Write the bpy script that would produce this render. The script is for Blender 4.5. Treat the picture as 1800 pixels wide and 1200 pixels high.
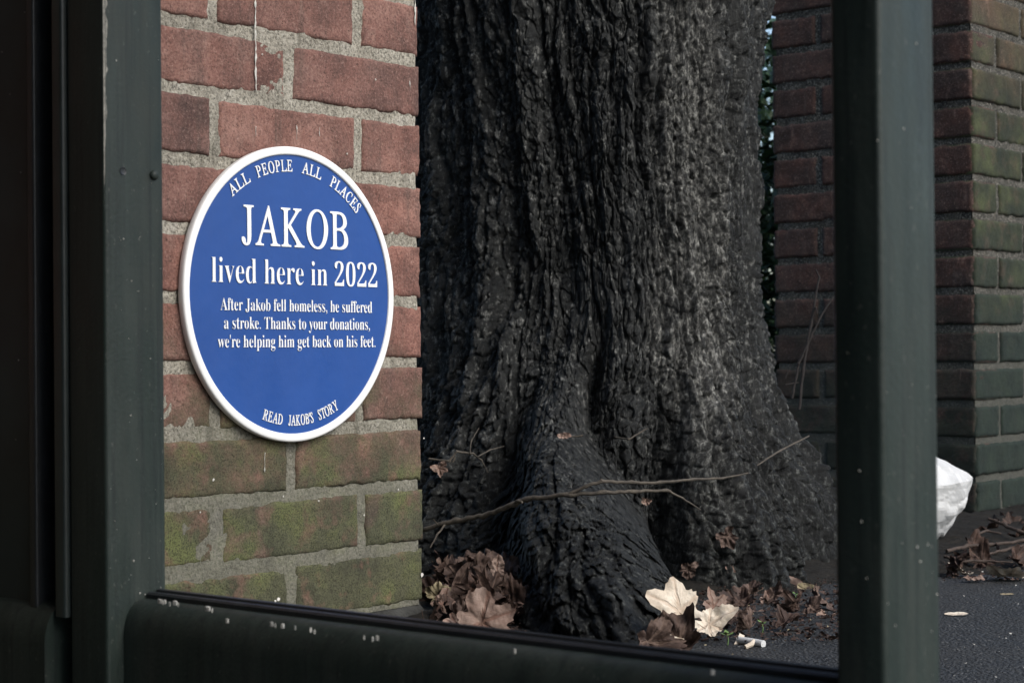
import bpy, math, random
import numpy as np
from mathutils import Vector, Matrix

# ------------------------------------------------------------------ camera, sky, sun, exposure
for o in list(bpy.data.objects): bpy.data.objects.remove(o)
sc = bpy.context.scene
COL = sc.collection
H = 0.335                      # camera height above the pavement
FPX = 3200.0                   # focal length in pixels of an 1800 px wide frame
PITCH = math.atan((628 - 600) / FPX)
ROLL = -0.0092
cam = bpy.data.cameras.new('camera'); cam_o = bpy.data.objects.new('camera', cam); COL.objects.link(cam_o)
cam.sensor_width = 36; cam.sensor_fit = 'HORIZONTAL'; cam.lens = 36 * FPX / 1800
cam.clip_start = 0.05; cam.clip_end = 500
CM = Matrix.Rotation(math.pi / 2 + PITCH, 4, 'X') @ Matrix.Rotation(ROLL, 4, 'Z')
cam_o.matrix_world = Matrix.Translation((0, 0, H)) @ CM
cam.dof.use_dof = True; cam.dof.focus_distance = 2.2; cam.dof.aperture_fstop = 14
sc.camera = cam_o

SUN_EL, SUN_AZ = math.radians(42), math.radians(128)      # azimuth clockwise from +Y
w = bpy.data.worlds.new('World'); sc.world = w; w.use_nodes = True
wn = w.node_tree
sky = wn.nodes.new('ShaderNodeTexSky'); sky.sky_type = 'NISHITA'; sky.sun_disc = False
sky.sun_elevation = SUN_EL; sky.sun_rotation = SUN_AZ; sky.air_density = 1.0; sky.dust_density = 1.6; sky.ozone_density = 1.0
wn.nodes['Background'].inputs['Strength'].default_value = 0.075
wn.links.new(sky.outputs[0], wn.nodes['Background'].inputs['Color'])
sun = bpy.data.lights.new('sun', 'SUN'); sun.energy = 1.5; sun.angle = math.radians(38); sun.color = (1.0, 0.965, 0.92)
sun_o = bpy.data.objects.new('sun', sun); COL.objects.link(sun_o)
sd = Vector((math.sin(SUN_AZ) * math.cos(SUN_EL), math.cos(SUN_AZ) * math.cos(SUN_EL), math.sin(SUN_EL)))
sun_o.rotation_euler = sd.to_track_quat('Z', 'Y').to_euler(); sun_o.location = sd * 20
vs = sc.view_settings
vs.view_transform = 'Standard'; vs.look = 'None'; vs.gamma = 1.0; vs.exposure = 1.42; vs.use_curve_mapping = False
sc.cycles.use_denoising = True
sc.cycles.max_bounces = 6; sc.cycles.diffuse_bounces = 3

rng = np.random.default_rng(7); random.seed(7)

# ------------------------------------------------------------------ geometry of the place
D = Vector((0.645, 0.764, 0)); D.normalize()      # along the brick walls, away to the right
NRM = Vector((D.y, -D.x, 0))                      # out of the wall faces, towards the street
EB = Vector((-D.y, D.x, 0))                       # back through the walls
CORNER = Vector((-0.112, 2.264, 0))               # right end of the near wall
PIER = Vector((0.919, 3.62, 0))                   # street corner of the far pier
ZJ = 0.329                                        # one bed joint of the near wall
PJ = 0.386                                        # one bed joint of the pier

def ray(px, py):
    return (CM.to_3x3() @ Vector(((px - 900) / FPX, (600 - py) / FPX, -1.0)))
def at_depth(px, py, Y):
    r = ray(px, py); return Vector((0, 0, H)) + r * (Y / r.y)
def at_ground(px, py, z=0.0):
    r = ray(px, py); return Vector((0, 0, H)) + r * ((z - H) / r.z)
def at_plane(px, py, p, n):
    r = ray(px, py); return Vector((0, 0, H)) + r * ((p - Vector((0, 0, H))).dot(n) / r.dot(n))
def wall_at(px, py, off=0.0):
    q = at_plane(px, py, CORNER + NRM * off, NRM); return (q - CORNER).dot(D), q.z

# ------------------------------------------------------------------ helpers: noise
def _h(ix, iy, seed):
    n = (ix.astype(np.int64) * 374761393 + iy.astype(np.int64) * 668265263 + seed * 974634533) & 0x7fffffff
    n = ((n ^ (n >> 13)) * 1274126177) & 0x7fffffff
    n = ((n ^ (n >> 16)) * 668265263) & 0x7fffffff
    return ((n ^ (n >> 15)) & 0xffffff) / float(0xffffff) * 2 - 1
def vn(x, y, seed=0):
    x = np.asarray(x, float); y = np.asarray(y, float)
    xi = np.floor(x); yi = np.floor(y); fx = x - xi; fy = y - yi
    u = fx * fx * fx * (fx * (fx * 6 - 15) + 10); v = fy * fy * fy * (fy * (fy * 6 - 15) + 10)
    a = _h(xi, yi, seed); b = _h(xi + 1, yi, seed); c = _h(xi, yi + 1, seed); d = _h(xi + 1, yi + 1, seed)
    return (a * (1 - u) + b * u) * (1 - v) + (c * (1 - u) + d * u) * v
def fbm(x, y, seed=0, oct=4, gain=0.5):
    s = 0; a = 1; t = 0
    for i in range(oct):
        s = s + a * vn(x * 2 ** i + 17.3 * i, y * 2 ** i + 5.1 * i, seed + i); t += a; a *= gain
    return s / t
def sstep(a, b, x):
    t = np.clip((x - a) / (b - a), 0, 1); return t * t * (3 - 2 * t)

# ------------------------------------------------------------------ helpers: meshes and objects
def mesh_np(name, V, F):
    """mesh from numpy vertices and an (n,4) or (n,3) face array"""
    me = bpy.data.meshes.new(name); V = np.asarray(V, np.float32); F = np.asarray(F, np.int32); k = F.shape[1]
    me.vertices.add(len(V)); me.vertices.foreach_set('co', V.ravel())
    me.loops.add(F.size); me.loops.foreach_set('vertex_index', F.ravel())
    me.polygons.add(len(F)); me.polygons.foreach_set('loop_start', np.arange(0, F.size, k, dtype=np.int32))
    me.update(calc_edges=True); me.validate(); return me
def grid_faces(nu, nv, wrap=False, flip=False):
    """faces of a (nv rows) x (nu columns) vertex grid"""
    i = np.arange(nu if wrap else nu - 1); j = np.arange(nv - 1); I, J = np.meshgrid(i, j)
    I = I.ravel(); J = J.ravel(); I2 = (I + 1) % nu
    F = np.stack([J * nu + I, J * nu + I2, (J + 1) * nu + I2, (J + 1) * nu + I], 1)
    return F[:, ::-1] if flip else F
def obj(name, me, mat=None, parent=None, smooth=True):
    if mat is not None:
        me.materials.clear(); me.materials.append(mat)
    if smooth: me.polygons.foreach_set('use_smooth', np.ones(len(me.polygons), bool))
    if smooth and len(me.polygons) < 400: me.set_sharp_from_angle(angle=math.radians(38))
    o = bpy.data.objects.new(name, me); COL.objects.link(o)
    if parent is not None: o.parent = parent
    return o
def tag(o, label=None, cat=None, group=None, kind=None):
    for k, v in (('label', label), ('category', cat), ('group', group), ('kind', kind)):
        if v: o[k] = v
    return o
def thing(name, label, cat, loc=(0, 0, 0), group=None):
    o = bpy.data.objects.new(name, None); COL.objects.link(o); o.location = loc; o.empty_display_size = 0.1
    return tag(o, label, cat, group)
class MB:
    """collects vertices and polygons of one mesh"""
    def __init__(s): s.v = []; s.f = []
    def add(s, vs, fs):
        b = len(s.v); s.v += [tuple(v) for v in vs]; s.f += [tuple(i + b for i in f) for f in fs]
    def box(s, o, ax, ay, az):
        o = Vector(o); c = [o, o + ax, o + ax + ay, o + ay]; c += [p + az for p in c]
        s.add(c, [(0, 3, 2, 1), (4, 5, 6, 7), (0, 1, 5, 4), (1, 2, 6, 5), (2, 3, 7, 6), (3, 0, 4, 7)])
    def tube(s, pts, rad, n=7):
        pts = [Vector(p) for p in pts]; rings = []
        for i, p in enumerate(pts):
            t = (pts[min(i + 1, len(pts) - 1)] - pts[max(i - 1, 0)]).normalized()
            a = t.cross(Vector((0.31, 0.2, 0.93))); a.normalize(); b = t.cross(a)
            r = rad[i] if hasattr(rad, '__len__') else rad
            rings.append([p + (a * math.cos(2 * math.pi * k / n) + b * math.sin(2 * math.pi * k / n)) * r for k in range(n)])
        vs = [v for r in rings for v in r]; fs = []
        for i in range(len(rings) - 1):
            for k in range(n):
                fs.append((i * n + k, i * n + (k + 1) % n, (i + 1) * n + (k + 1) % n, (i + 1) * n + k))
        fs.append(tuple(range(n))[::-1]); fs.append(tuple((len(rings) - 1) * n + k for k in range(n)))
        s.add(vs, fs)
    def mesh(s, name):
        me = bpy.data.meshes.new(name); me.from_pydata(s.v, [], s.f); me.update(); return me
def extrude_profile(prof, p0, ax, ay, along, length, n=1):
    """closed 2-D profile (a,b) swept from p0 along a direction, capped"""
    m = MB(); k = len(prof); vs = []
    for i in range(n + 1):
        q = Vector(p0) + along * (length * i / n)
        vs += [q + ax * a + ay * b for a, b in prof]
    fs = [(i * k + j, i * k + (j + 1) % k, (i + 1) * k + (j + 1) % k, (i + 1) * k + j) for i in range(n) for j in range(k)]
    fs.append(tuple(range(k))[::-1]); fs.append(tuple(n * k + j for j in range(k)))
    m.add(vs, fs); return m
def rrect(x0, y0, x1, y1, r, n=5):
    out = []
    for cx, cy, a0 in ((x1 - r, y1 - r, 0), (x0 + r, y1 - r, 90), (x0 + r, y0 + r, 180), (x1 - r, y0 + r, 270)):
        for i in range(n + 1):
            a = math.radians(a0 + 90 * i / n); out.append((cx + r * math.cos(a), cy + r * math.sin(a)))
    return out

# ------------------------------------------------------------------ helpers: materials
class M:
    def __init__(s, name, rough=0.8, spec=0.5):
        s.m = bpy.data.materials.new(name); s.m.use_nodes = True; s.t = s.m.node_tree
        s.b = s.t.nodes['Principled BSDF']; s.b.inputs['Roughness'].default_value = rough
        s.b.inputs['Specular IOR Level'].default_value = spec
        s.geo = s.t.nodes.new('ShaderNodeNewGeometry'); s.pos = s.geo.outputs['Position']
    def n(s, t): return s.t.nodes.new('ShaderNode' + t)
    def put(s, sock, v):
        if isinstance(v, bpy.types.NodeSocket): s.t.links.new(v, sock)
        elif isinstance(v, (tuple, list)): sock.default_value = (*v, 1) if len(v) == 3 and len(sock.default_value) == 4 else v
        else: sock.default_value = v
    def scale(s, v, k):
        n = s.n('VectorMath'); n.operation = 'MULTIPLY'; s.put(n.inputs[0], v); n.inputs[1].default_value = k; return n.outputs[0]
    def add(s, v, k):
        n = s.n('VectorMath'); n.operation = 'ADD'; s.put(n.inputs[0], v); s.put(n.inputs[1], k); return n.outputs[0]
    def noise(s, v, sc_, det=4, rough=0.55, dist=0.0):
        n = s.n('TexNoise'); s.put(n.inputs['Vector'], v); n.inputs['Scale'].default_value = sc_
        n.inputs['Detail'].default_value = det; n.inputs['Roughness'].default_value = rough; n.inputs['Distortion'].default_value = dist
        return n.outputs['Fac']
    def voro(s, v, sc_, feat='F1', rnd=1.0):
        n = s.n('TexVoronoi'); n.feature = feat; s.put(n.inputs['Vector'], v); n.inputs['Scale'].default_value = sc_
        n.inputs['Randomness'].default_value = rnd; return n
    def ramp(s, f, stops, interp='LINEAR'):
        n = s.n('ValToRGB'); n.color_ramp.interpolation = interp; s.put(n.inputs[0], f); e = n.color_ramp.elements
        while len(e) < len(stops): e.new(0.5)
        for i, (p, c) in enumerate(stops):
            e[i].position = p; e[i].color = (c, c, c, 1) if isinstance(c, (int, float)) else (*c, 1)
        return n.outputs[0]
    def mix(s, f, a, b, mode='MIX'):
        n = s.n('Mix'); n.data_type = 'RGBA'; n.blend_type = mode; n.clamp_factor = True
        s.put(n.inputs[0], f); s.put(n.inputs[6], a); s.put(n.inputs[7], b); return n.outputs[2]
    def math(s, op, a, b=0.0, c=None, clamp=False):
        n = s.n('Math'); n.operation = op; n.use_clamp = clamp; s.put(n.inputs[0], a); s.put(n.inputs[1], b)
        if c is not None: s.put(n.inputs[2], c)
        return n.outputs[0]
    def xyz(s, v):
        n = s.n('SeparateXYZ'); s.put(n.inputs[0], v); return n.outputs
    def rnd(s): return s.n('ObjectInfo').outputs['Random']
    def maprange(s, v, a, b, c=0.0, d=1.0):
        n = s.n('MapRange'); n.interpolation_type = 'SMOOTHSTEP'; s.put(n.inputs[0], v)
        for i, x in enumerate((a, b, c, d)): n.inputs[i + 1].default_value = x
        return n.outputs[0]
    def bump(s, h, dist, strength=1.0, nrm=None):
        n = s.n('Bump'); n.inputs['Strength'].default_value = strength; n.inputs['Distance'].default_value = dist
        s.put(n.inputs['Height'], h)
        if nrm is not None: s.put(n.inputs['Normal'], nrm)
        return n.outputs[0]
    def out(s, col=None, nrm=None, rough=None):
        if col is not None: s.put(s.b.inputs['Base Color'], col)
        if nrm is not None: s.put(s.b.inputs['Normal'], nrm)
        if rough is not None: s.put(s.b.inputs['Roughness'], rough)
        return s.m
def simple(name, col, rough=0.8, spec=0.5, var=0.25, scale=40, bump=0.0005):
    m = M(name, rough, spec); f = m.noise(m.pos, scale, 5)
    dk = tuple(c * (1 - var) for c in col); lt = tuple(min(1, c * (1 + var)) for c in col)
    return m.out(m.ramp(f, [(0.3, dk), (0.7, lt)]), m.bump(m.noise(m.pos, scale * 6, 3), bump) if bump else None)

def brick_material(name, tone, algae_hi, algae_lo, algae_cols, bump=0.0016, damp=False):
    m = M(name, 0.9, 0.25); r = m.rnd()
    off = m.add(m.pos, m.scale(r, (13.0, 7.0, 3.0)))
    big = m.noise(off, 16, 4, 0.6)
    col = m.ramp(big, [(0.28, tone[0]), (0.5, tone[1]), (0.74, tone[2])])
    hue = m.ramp(r, [(0.0, (0.72, 0.74, 0.78)), (0.5, (1.0, 1.0, 1.0)), (1.0, (1.22, 1.06, 1.0))])
    col = m.mix(0.55, col, hue, 'MULTIPLY')
    st = m.noise(m.scale(m.pos, (1, 1, 0.07)), 70, 4, 0.6)                       # rain streaks
    col = m.mix(m.ramp(st, [(0.55, 0.0), (0.75, 0.55)]), col, (0.075, 0.06, 0.05))
    scuff = m.noise(m.scale(off, (1, 1, 0.5)), 38, 5, 0.7)
    col = m.mix(m.ramp(scuff, [(0.58, 0.0), (0.78, 0.5)]), col, (0.40, 0.26, 0.21))
    soot = m.noise(off, 7, 5, 0.7, 0.5)
    col = m.mix(m.ramp(soot, [(0.46, 0.0), (0.68, 0.6)]), col, (0.062, 0.05, 0.045))
    grain = m.noise(m.pos, 330, 5, 0.78)
    pit = m.voro(off, 260)
    pm = m.math('MULTIPLY', m.ramp(pit.outputs['Distance'], [(0.05, 1.0), (0.22, 0.0)]), m.ramp(m.noise(off, 60, 2), [(0.52, 0.0), (0.58, 0.8)]))
    col = m.mix(pm, col, (0.03, 0.022, 0.02))
    col = m.mix(m.ramp(grain, [(0.36, 0.65), (0.51, 0.0)]), col, (0.045, 0.03, 0.026))
    col = m.mix(m.ramp(grain, [(0.55, 0.0), (0.68, 0.45)]), col, (0.42, 0.30, 0.25))
    # algae film from the ground up
    z = m.xyz(m.pos)[2]
    n1 = m.noise(m.pos, 11, 5, 0.7)
    zz = m.math('ADD', z, m.math('MULTIPLY', m.math('SUBTRACT', n1, 0.5), 0.42))
    al = m.maprange(zz, algae_hi, algae_lo)
    ac = m.ramp(m.noise(off, 14, 4, 0.6), [(0.3, algae_cols[0]), (0.5, algae_cols[1]), (0.72, algae_cols[2])])
    ac = m.mix(m.ramp(m.noise(m.pos, 520, 4, 0.75), [(0.40, 0.85), (0.53, 0.0)]), ac, (0.02, 0.022, 0.012))
    patch = m.ramp(m.noise(off, 26, 4, 0.6), [(0.33, 0.45), (0.47, 0.97)])
    col = m.mix(m.math('MULTIPLY', al, patch), col, ac)
    if damp:  # green-black layer, stronger towards the bottom of the bricks
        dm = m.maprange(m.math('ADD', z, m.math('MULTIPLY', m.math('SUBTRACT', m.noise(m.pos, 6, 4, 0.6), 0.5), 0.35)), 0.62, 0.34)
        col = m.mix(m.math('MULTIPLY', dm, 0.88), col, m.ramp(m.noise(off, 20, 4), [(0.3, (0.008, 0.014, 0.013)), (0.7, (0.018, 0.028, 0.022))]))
    hgt = m.math('ADD', m.math('SUBTRACT', m.math('MULTIPLY', grain, 0.9), pm), m.math('ADD', m.noise(off, 130, 4, 0.6), m.math('MULTIPLY', m.noise(off, 1300, 2), 0.2)))
    return m.out(col, m.bump(hgt, bump))
def mortar_material(name, tone, algae_hi, algae_lo, algae_cols):
    m = M(name, 0.95, 0.2)
    g = m.noise(m.pos, 300, 4, 0.78)
    col = m.ramp(m.noise(m.pos, 22, 5, 0.6), [(0.3, tone[0]), (0.55, tone[1]), (0.75, tone[2])])
    col = m.mix(m.ramp(g, [(0.38, 0.85), (0.5, 0.0)]), col, tuple(c * 0.3 for c in tone[0]))
    col = m.mix(m.ramp(g, [(0.54, 0.0), (0.68, 0.6)]), col, (0.60, 0.56, 0.48))
    st = m.noise(m.scale(m.pos, (1, 1, 0.15)), 42, 4, 0.6)
    col = m.mix(m.ramp(st, [(0.56, 0.0), (0.72, 0.65)]), col, (0.1, 0.09, 0.07))
    z = m.xyz(m.pos)[2]
    zz = m.math('ADD', z, m.math('MULTIPLY', m.math('SUBTRACT', m.noise(m.pos, 9, 5, 0.65), 0.5), 0.3))
    al = m.maprange(zz, algae_hi, algae_lo)
    ac = m.ramp(m.noise(m.pos, 30, 4), [(0.3, algae_cols[0]), (0.55, algae_cols[1]), (0.75, algae_cols[2])])
    col = m.mix(m.math('MULTIPLY', al, 0.72), col, m.mix(0.5, ac, (0.10, 0.10, 0.085)))
    return m.out(col, m.bump(m.math('ADD', g, m.noise(m.pos, 160, 3)), 0.0022))

AL_NEAR = ((0.038, 0.041, 0.028), (0.084, 0.088, 0.050), (0.125, 0.142, 0.052))
AL_FAR = ((0.011, 0.018, 0.015), (0.030, 0.038, 0.022), (0.074, 0.086, 0.038))
MAT = {}
MAT['brick'] = brick_material('brick_near', ((0.12, 0.061, 0.050), (0.222, 0.110, 0.087), (0.31, 0.170, 0.136)), 0.39, 0.15, AL_NEAR)
MAT['mortar'] = mortar_material('mortar_near', ((0.23, 0.21, 0.17), (0.33, 0.305, 0.25), (0.43, 0.40, 0.34)), 0.36, 0.15, AL_NEAR)
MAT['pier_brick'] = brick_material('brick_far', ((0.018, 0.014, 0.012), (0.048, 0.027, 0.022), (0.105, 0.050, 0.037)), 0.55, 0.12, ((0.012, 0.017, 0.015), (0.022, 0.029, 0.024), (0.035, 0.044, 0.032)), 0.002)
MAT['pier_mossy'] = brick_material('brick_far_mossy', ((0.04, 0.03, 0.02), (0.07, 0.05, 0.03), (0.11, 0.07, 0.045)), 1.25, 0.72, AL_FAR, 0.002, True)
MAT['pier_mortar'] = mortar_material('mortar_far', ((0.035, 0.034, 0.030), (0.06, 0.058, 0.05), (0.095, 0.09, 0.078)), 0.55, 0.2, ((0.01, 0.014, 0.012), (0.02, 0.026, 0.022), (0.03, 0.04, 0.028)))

def paint_material():
    m = M('shelter_green_paint', 0.42, 0.3)
    n1 = m.noise(m.scale(m.pos, (1, 1, 0.12)), 60, 4, 0.6)
    col = m.ramp(n1, [(0.3, (0.013, 0.0205, 0.0175)), (0.7, (0.024, 0.0335, 0.029))])
    dust = m.noise(m.scale(m.pos, (1, 1, 0.3)), 25, 5, 0.65)
    col = m.mix(m.ramp(dust, [(0.45, 0.0), (0.75, 0.5)]), col, (0.044, 0.047, 0.039))
    stk = m.noise(m.scale(m.pos, (1, 1, 0.03)), 150, 5, 0.7)
    col = m.mix(m.ramp(stk, [(0.50, 0.0), (0.66, 0.7)]), col, (0.010, 0.014, 0.0135))
    col = m.mix(m.ramp(m.noise(m.scale(m.pos, (1, 1, 0.5)), 300, 3, 0.6), [(0.66, 0.0), (0.72, 0.5)]), col, (0.10, 0.10, 0.088))
    sp = m.noise(m.pos, 420, 2, 0.5)
    col = m.mix(m.ramp(sp, [(0.70, 0.0), (0.76, 0.6)]), col, (0.012, 0.014, 0.014))
    return m.out(col, m.bump(m.noise(m.pos, 260, 3), 0.0003), m.ramp(dust, [(0.3, 0.35), (0.8, 0.7)]))
MAT['paint'] = paint_material()
MAT['dark_paint'] = simple('dark_green_trim', (0.014, 0.020, 0.019), 0.45, 0.5, 0.3, 30, 0.0002)
MAT['rubber'] = simple('black_rubber', (0.010, 0.012, 0.014), 0.45, 0.5, 0.3, 60, 0.0003)
MAT['panel'] = simple('dark_grimy_panel', (0.009, 0.016, 0.017), 0.55, 0.5, 0.5, 14, 0.0001)
MAT['fleck'] = simple('white_droppings', (0.55, 0.53, 0.48), 0.9, 0.2, 0.2, 300, 0.0004)
MAT['worn'] = simple('worn_lit_paint', (0.24, 0.23, 0.20), 0.7, 0.3, 0.5, 300, 0.0003)  # pale tone for bare worn paint and the highlight along the arris
MAT['white'] = simple('plaque_white', (0.80, 0.80, 0.78), 0.42, 0.5, 0.03, 20, 0.0001)
mb_ = M('plaque_blue', 0.38, 0.5)
MAT['blue'] = mb_.out(mb_.ramp(mb_.noise(mb_.pos, 14, 4), [(0.3, (0.005, 0.050, 0.225)), (0.7, (0.007, 0.058, 0.255))]), mb_.bump(mb_.noise(mb_.pos, 60, 4), 0.0004), mb_.ramp(mb_.noise(mb_.scale(mb_.pos, (1, 1, .3)), 30, 5), [(0.35, 0.28), (0.65, 0.5)]))

def bark_material():
    m = M('wet_dark_bark', 0.7, 0.28)
    p = m.scale(m.pos, (1, 1, 0.28))
    n1 = m.noise(p, 30, 6, 0.7, 0.6)
    col = m.ramp(n1, [(0.36, (0.0038, 0.0046, 0.0047)), (0.50, (0.0085, 0.0096, 0.0095)), (0.64, (0.026, 0.027, 0.026))])
    n2 = m.noise(m.scale(m.pos, (1, 1, 0.55)), 120, 6, 0.78)
    col = m.mix(m.ramp(n2, [(0.50, 0.0), (0.58, 0.7)]), col, (0.055, 0.057, 0.054))
    col = m.mix(m.ramp(n2, [(0.56, 0.0), (0.64, 0.8)]), col, (0.20, 0.20, 0.187))  # pale flecks put the glints of the wet bark into its colour
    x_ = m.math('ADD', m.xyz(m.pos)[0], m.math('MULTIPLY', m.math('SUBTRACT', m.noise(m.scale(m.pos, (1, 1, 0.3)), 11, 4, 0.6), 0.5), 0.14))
    strip = m.math('MULTIPLY', m.maprange(x_, 0.205, 0.245), m.maprange(x_, 0.335, 0.295))   # paler strip: light on the trunk's right side painted into the bark
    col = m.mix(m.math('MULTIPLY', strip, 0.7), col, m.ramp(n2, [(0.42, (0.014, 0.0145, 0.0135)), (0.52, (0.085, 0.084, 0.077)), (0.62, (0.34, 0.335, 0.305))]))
    z = m.xyz(m.pos)[2]
    wet = m.maprange(m.math('ADD', z, m.math('MULTIPLY', m.noise(m.pos, 7, 3), 0.2)), 0.42, 0.16)
    col = m.mix(m.math('MULTIPLY', wet, 0.8), col, m.mix(1.0, col, (0.45, 0.48, 0.48), 'MULTIPLY'))
    sp = m.voro(m.pos, 230); 
    col = m.mix(m.math('MULTIPLY', m.ramp(sp.outputs['Distance'], [(0.0, 1.0), (0.16, 0.0)]), m.ramp(m.noise(m.pos, 40, 2), [(0.68, 0.0), (0.72, 0.4)])), col, (0.3, 0.3, 0.28))
    h = m.math('ADD', m.noise(p, 170, 5, 0.75), m.math('MULTIPLY', m.noise(m.pos, 600, 3, 0.7), 0.6))
    return m.out(col, m.bump(h, 0.005), m.ramp(n2, [(0.3, 0.45), (0.7, 0.8)]))
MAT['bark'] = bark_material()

def asphalt_material():
    m = M('damp_asphalt', 0.7, 0.5)
    v = m.voro(m.pos, 210); v2 = m.voro(m.pos, 480)
    col = m.mix(m.ramp(v.outputs['Distance'], [(0.15, 1.0), (0.5, 0.0)]), (0.008, 0.009, 0.0095), m.ramp(m.xyz(v.outputs['Color'])[0], [(0.0, (0.012, 0.013, 0.014)), (0.75, (0.028, 0.030, 0.031)), (0.93, (0.075, 0.075, 0.072)), (1.0, (0.2, 0.2, 0.19))]))
    big = m.noise(m.pos, 5, 4, 0.6)
    col = m.mix(m.ramp(big, [(0.4, 0.0), (0.7, 0.6)]), col, (0.011, 0.012, 0.0125))
    h = m.math('ADD', m.math('MULTIPLY', v.outputs['Distance'], -1.0), m.math('MULTIPLY', v2.outputs['Distance'], -0.4))
    return m.out(col, m.bump(h, 0.004), m.ramp(big, [(0.35, 0.5), (0.7, 0.85)]))
MAT['asphalt'] = asphalt_material()
ms = M('dark_soil', 0.95, 0.2); f_ = ms.noise(ms.pos, 90, 6, 0.7)
MAT['soil'] = ms.out(ms.ramp(f_, [(0.3, (0.006, 0.006, 0.0055)), (0.6, (0.018, 0.016, 0.013)), (0.8, (0.045, 0.036, 0.028))]), ms.bump(ms.noise(ms.pos, 220, 5, 0.7), 0.005))

def leaf_material(name, dark, mid, light, vein):
    m = M(name, 0.75, 0.3)
    at = m.n('Attribute'); at.attribute_name = 'vein'
    off = m.add(m.pos, m.scale(m.rnd(), (5., 3., 9.)))
    c = m.ramp(m.noise(off, 55, 5, 0.65), [(0.3, dark), (0.52, mid), (0.75, light)])
    c = m.mix(m.ramp(m.noise(off, 420, 3), [(0.62, 0.0), (0.75, 0.5)]), c, tuple(x * 0.4 for x in dark))
    c = m.mix(m.math('MULTIPLY', at.outputs['Fac'], 0.6), c, vein)
    m.b.inputs['Subsurface Weight'].default_value = 0.0
    return m.out(c, m.bump(m.math('SUBTRACT', m.noise(off, 160, 4), m.math('MULTIPLY', at.outputs['Fac'], 0.6)), 0.0015))
MAT['leaf_cream'] = leaf_material('leaf_cream', (0.40, 0.33, 0.25), (0.54, 0.47, 0.38), (0.64, 0.59, 0.50), (0.40, 0.30, 0.22))
MAT['leaf_tan'] = leaf_material('leaf_tan', (0.13, 0.08, 0.062), (0.215, 0.15, 0.12), (0.31, 0.235, 0.195), (0.13, 0.06, 0.04))
MAT['leaf_brown'] = leaf_material('leaf_brown', (0.032, 0.02, 0.016), (0.072, 0.046, 0.036), (0.135, 0.095, 0.077), (0.14, 0.095, 0.072))
MAT['leaf_dark'] = leaf_material('leaf_dark', (0.018, 0.011, 0.009), (0.04, 0.023, 0.017), (0.08, 0.045, 0.033), (0.09, 0.055, 0.04))
MAT['leaf_olive'] = leaf_material('leaf_olive', (0.13, 0.105, 0.06), (0.23, 0.19, 0.115), (0.33, 0.28, 0.19), (0.09, 0.07, 0.04))
MAT['evergreen'] = leaf_material('evergreen', (0.022, 0.045, 0.018), (0.035, 0.07, 0.026), (0.06, 0.10, 0.04), (0.09, 0.13, 0.06))
MAT['evergreen'].node_tree.nodes['Principled BSDF'].inputs['Roughness'].default_value = 0.3
MAT['twig'] = simple('twig_bark', (0.062, 0.052, 0.040), 0.75, 0.4, 0.45, 120, 0.0008)
MAT['brown_twig'] = simple('brown_twig_bark', (0.055, 0.040, 0.032), 0.8, 0.3, 0.4, 120, 0.0008)
MAT['dark_twig'] = simple('dark_twig_bark', (0.016, 0.013, 0.012), 0.8, 0.3, 0.4, 120, 0.0008)
MAT['paper'] = simple('white_paper', (0.50, 0.505, 0.50), 0.85, 0.2, 0.05, 30, 0.0006)
MAT['sprout'] = simple('sprout_green', (0.12, 0.2, 0.06), 0.6, 0.4, 0.3, 80, 0)
MAT['concrete'] = simple('dark_footing', (0.035, 0.035, 0.032), 0.95, 0.2, 0.4, 40, 0.002)
MAT['shade_roof'] = simple('added_shade_roof', (0.03, 0.036, 0.035), 0.6, 0.4, 0.2, 8, 0.0)  # for the added roof that blocks the sky

# ------------------------------------------------------------------ ground
def graded(lo, a, b, hi, step, n_out=14):
    mid = np.arange(a, b + 1e-6, step)
    left = a - np.geomspace(step * 2, a - lo, n_out)[::-1]; right = b + np.geomspace(step * 2, hi - b, n_out)
    return np.concatenate([left, mid, right])
def ground_z(x, y):
    return 0.004 * fbm(x * 3, y * 3, 3, 2) * np.exp(-((x - 0.5) ** 2 + (y - 3) ** 2) / 9)
gx = graded(-150, -0.5, 1.3, 150, 0.008); gy = graded(-150, 1.3, 4.2, 150, 0.01)
X, Y = np.meshgrid(gx, gy)
Z = ground_z(X, Y) + 0.0012 * fbm(X * 70, Y * 70, 5, 2)
ground = tag(obj('pavement', mesh_np('pavement', np.stack([X, Y, Z], -1).reshape(-1, 3), grid_faces(len(gx), len(gy))), MAT['asphalt']),
             'dark damp asphalt pavement at the foot of the tree', 'pavement', kind='structure')
AX = Vector((0.134, 2.95, 0))                                   # trunk axis
# soil bed round the tree, a low uneven mound that sinks into the asphalt at its rim
sx = np.arange(-0.75, 1.05, 0.006); sy = np.arange(2.02, 4.1, 0.007)
X, Y = np.meshgrid(sx, sy)
ed = fbm(X * 5, Y * 5, 21, 3) * 0.10
rim = 2.47 + 0.14 * sstep(0.15, 0.5, X) + 0.25 * sstep(0.45, 0.9, X) - 0.42 * sstep(0.02, -0.12, X)
q = (Y - rim - ed)
Z = ground_z(X, Y) + np.where(q > 0, 0.02 * sstep(0, 0.25, q), 0.25 * q) + 0.008 * sstep(-0.02, 0.05, q) * fbm(X * 24, Y * 24, 9, 4, 0.6) - 0.001
soil = tag(obj('soil', mesh_np('soil', np.stack([X, Y, Z], -1).reshape(-1, 3), grid_faces(len(sx), len(sy))), MAT['soil']),
           'dark bare soil strewn with litter round the tree roots', 'soil', kind='structure')

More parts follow.
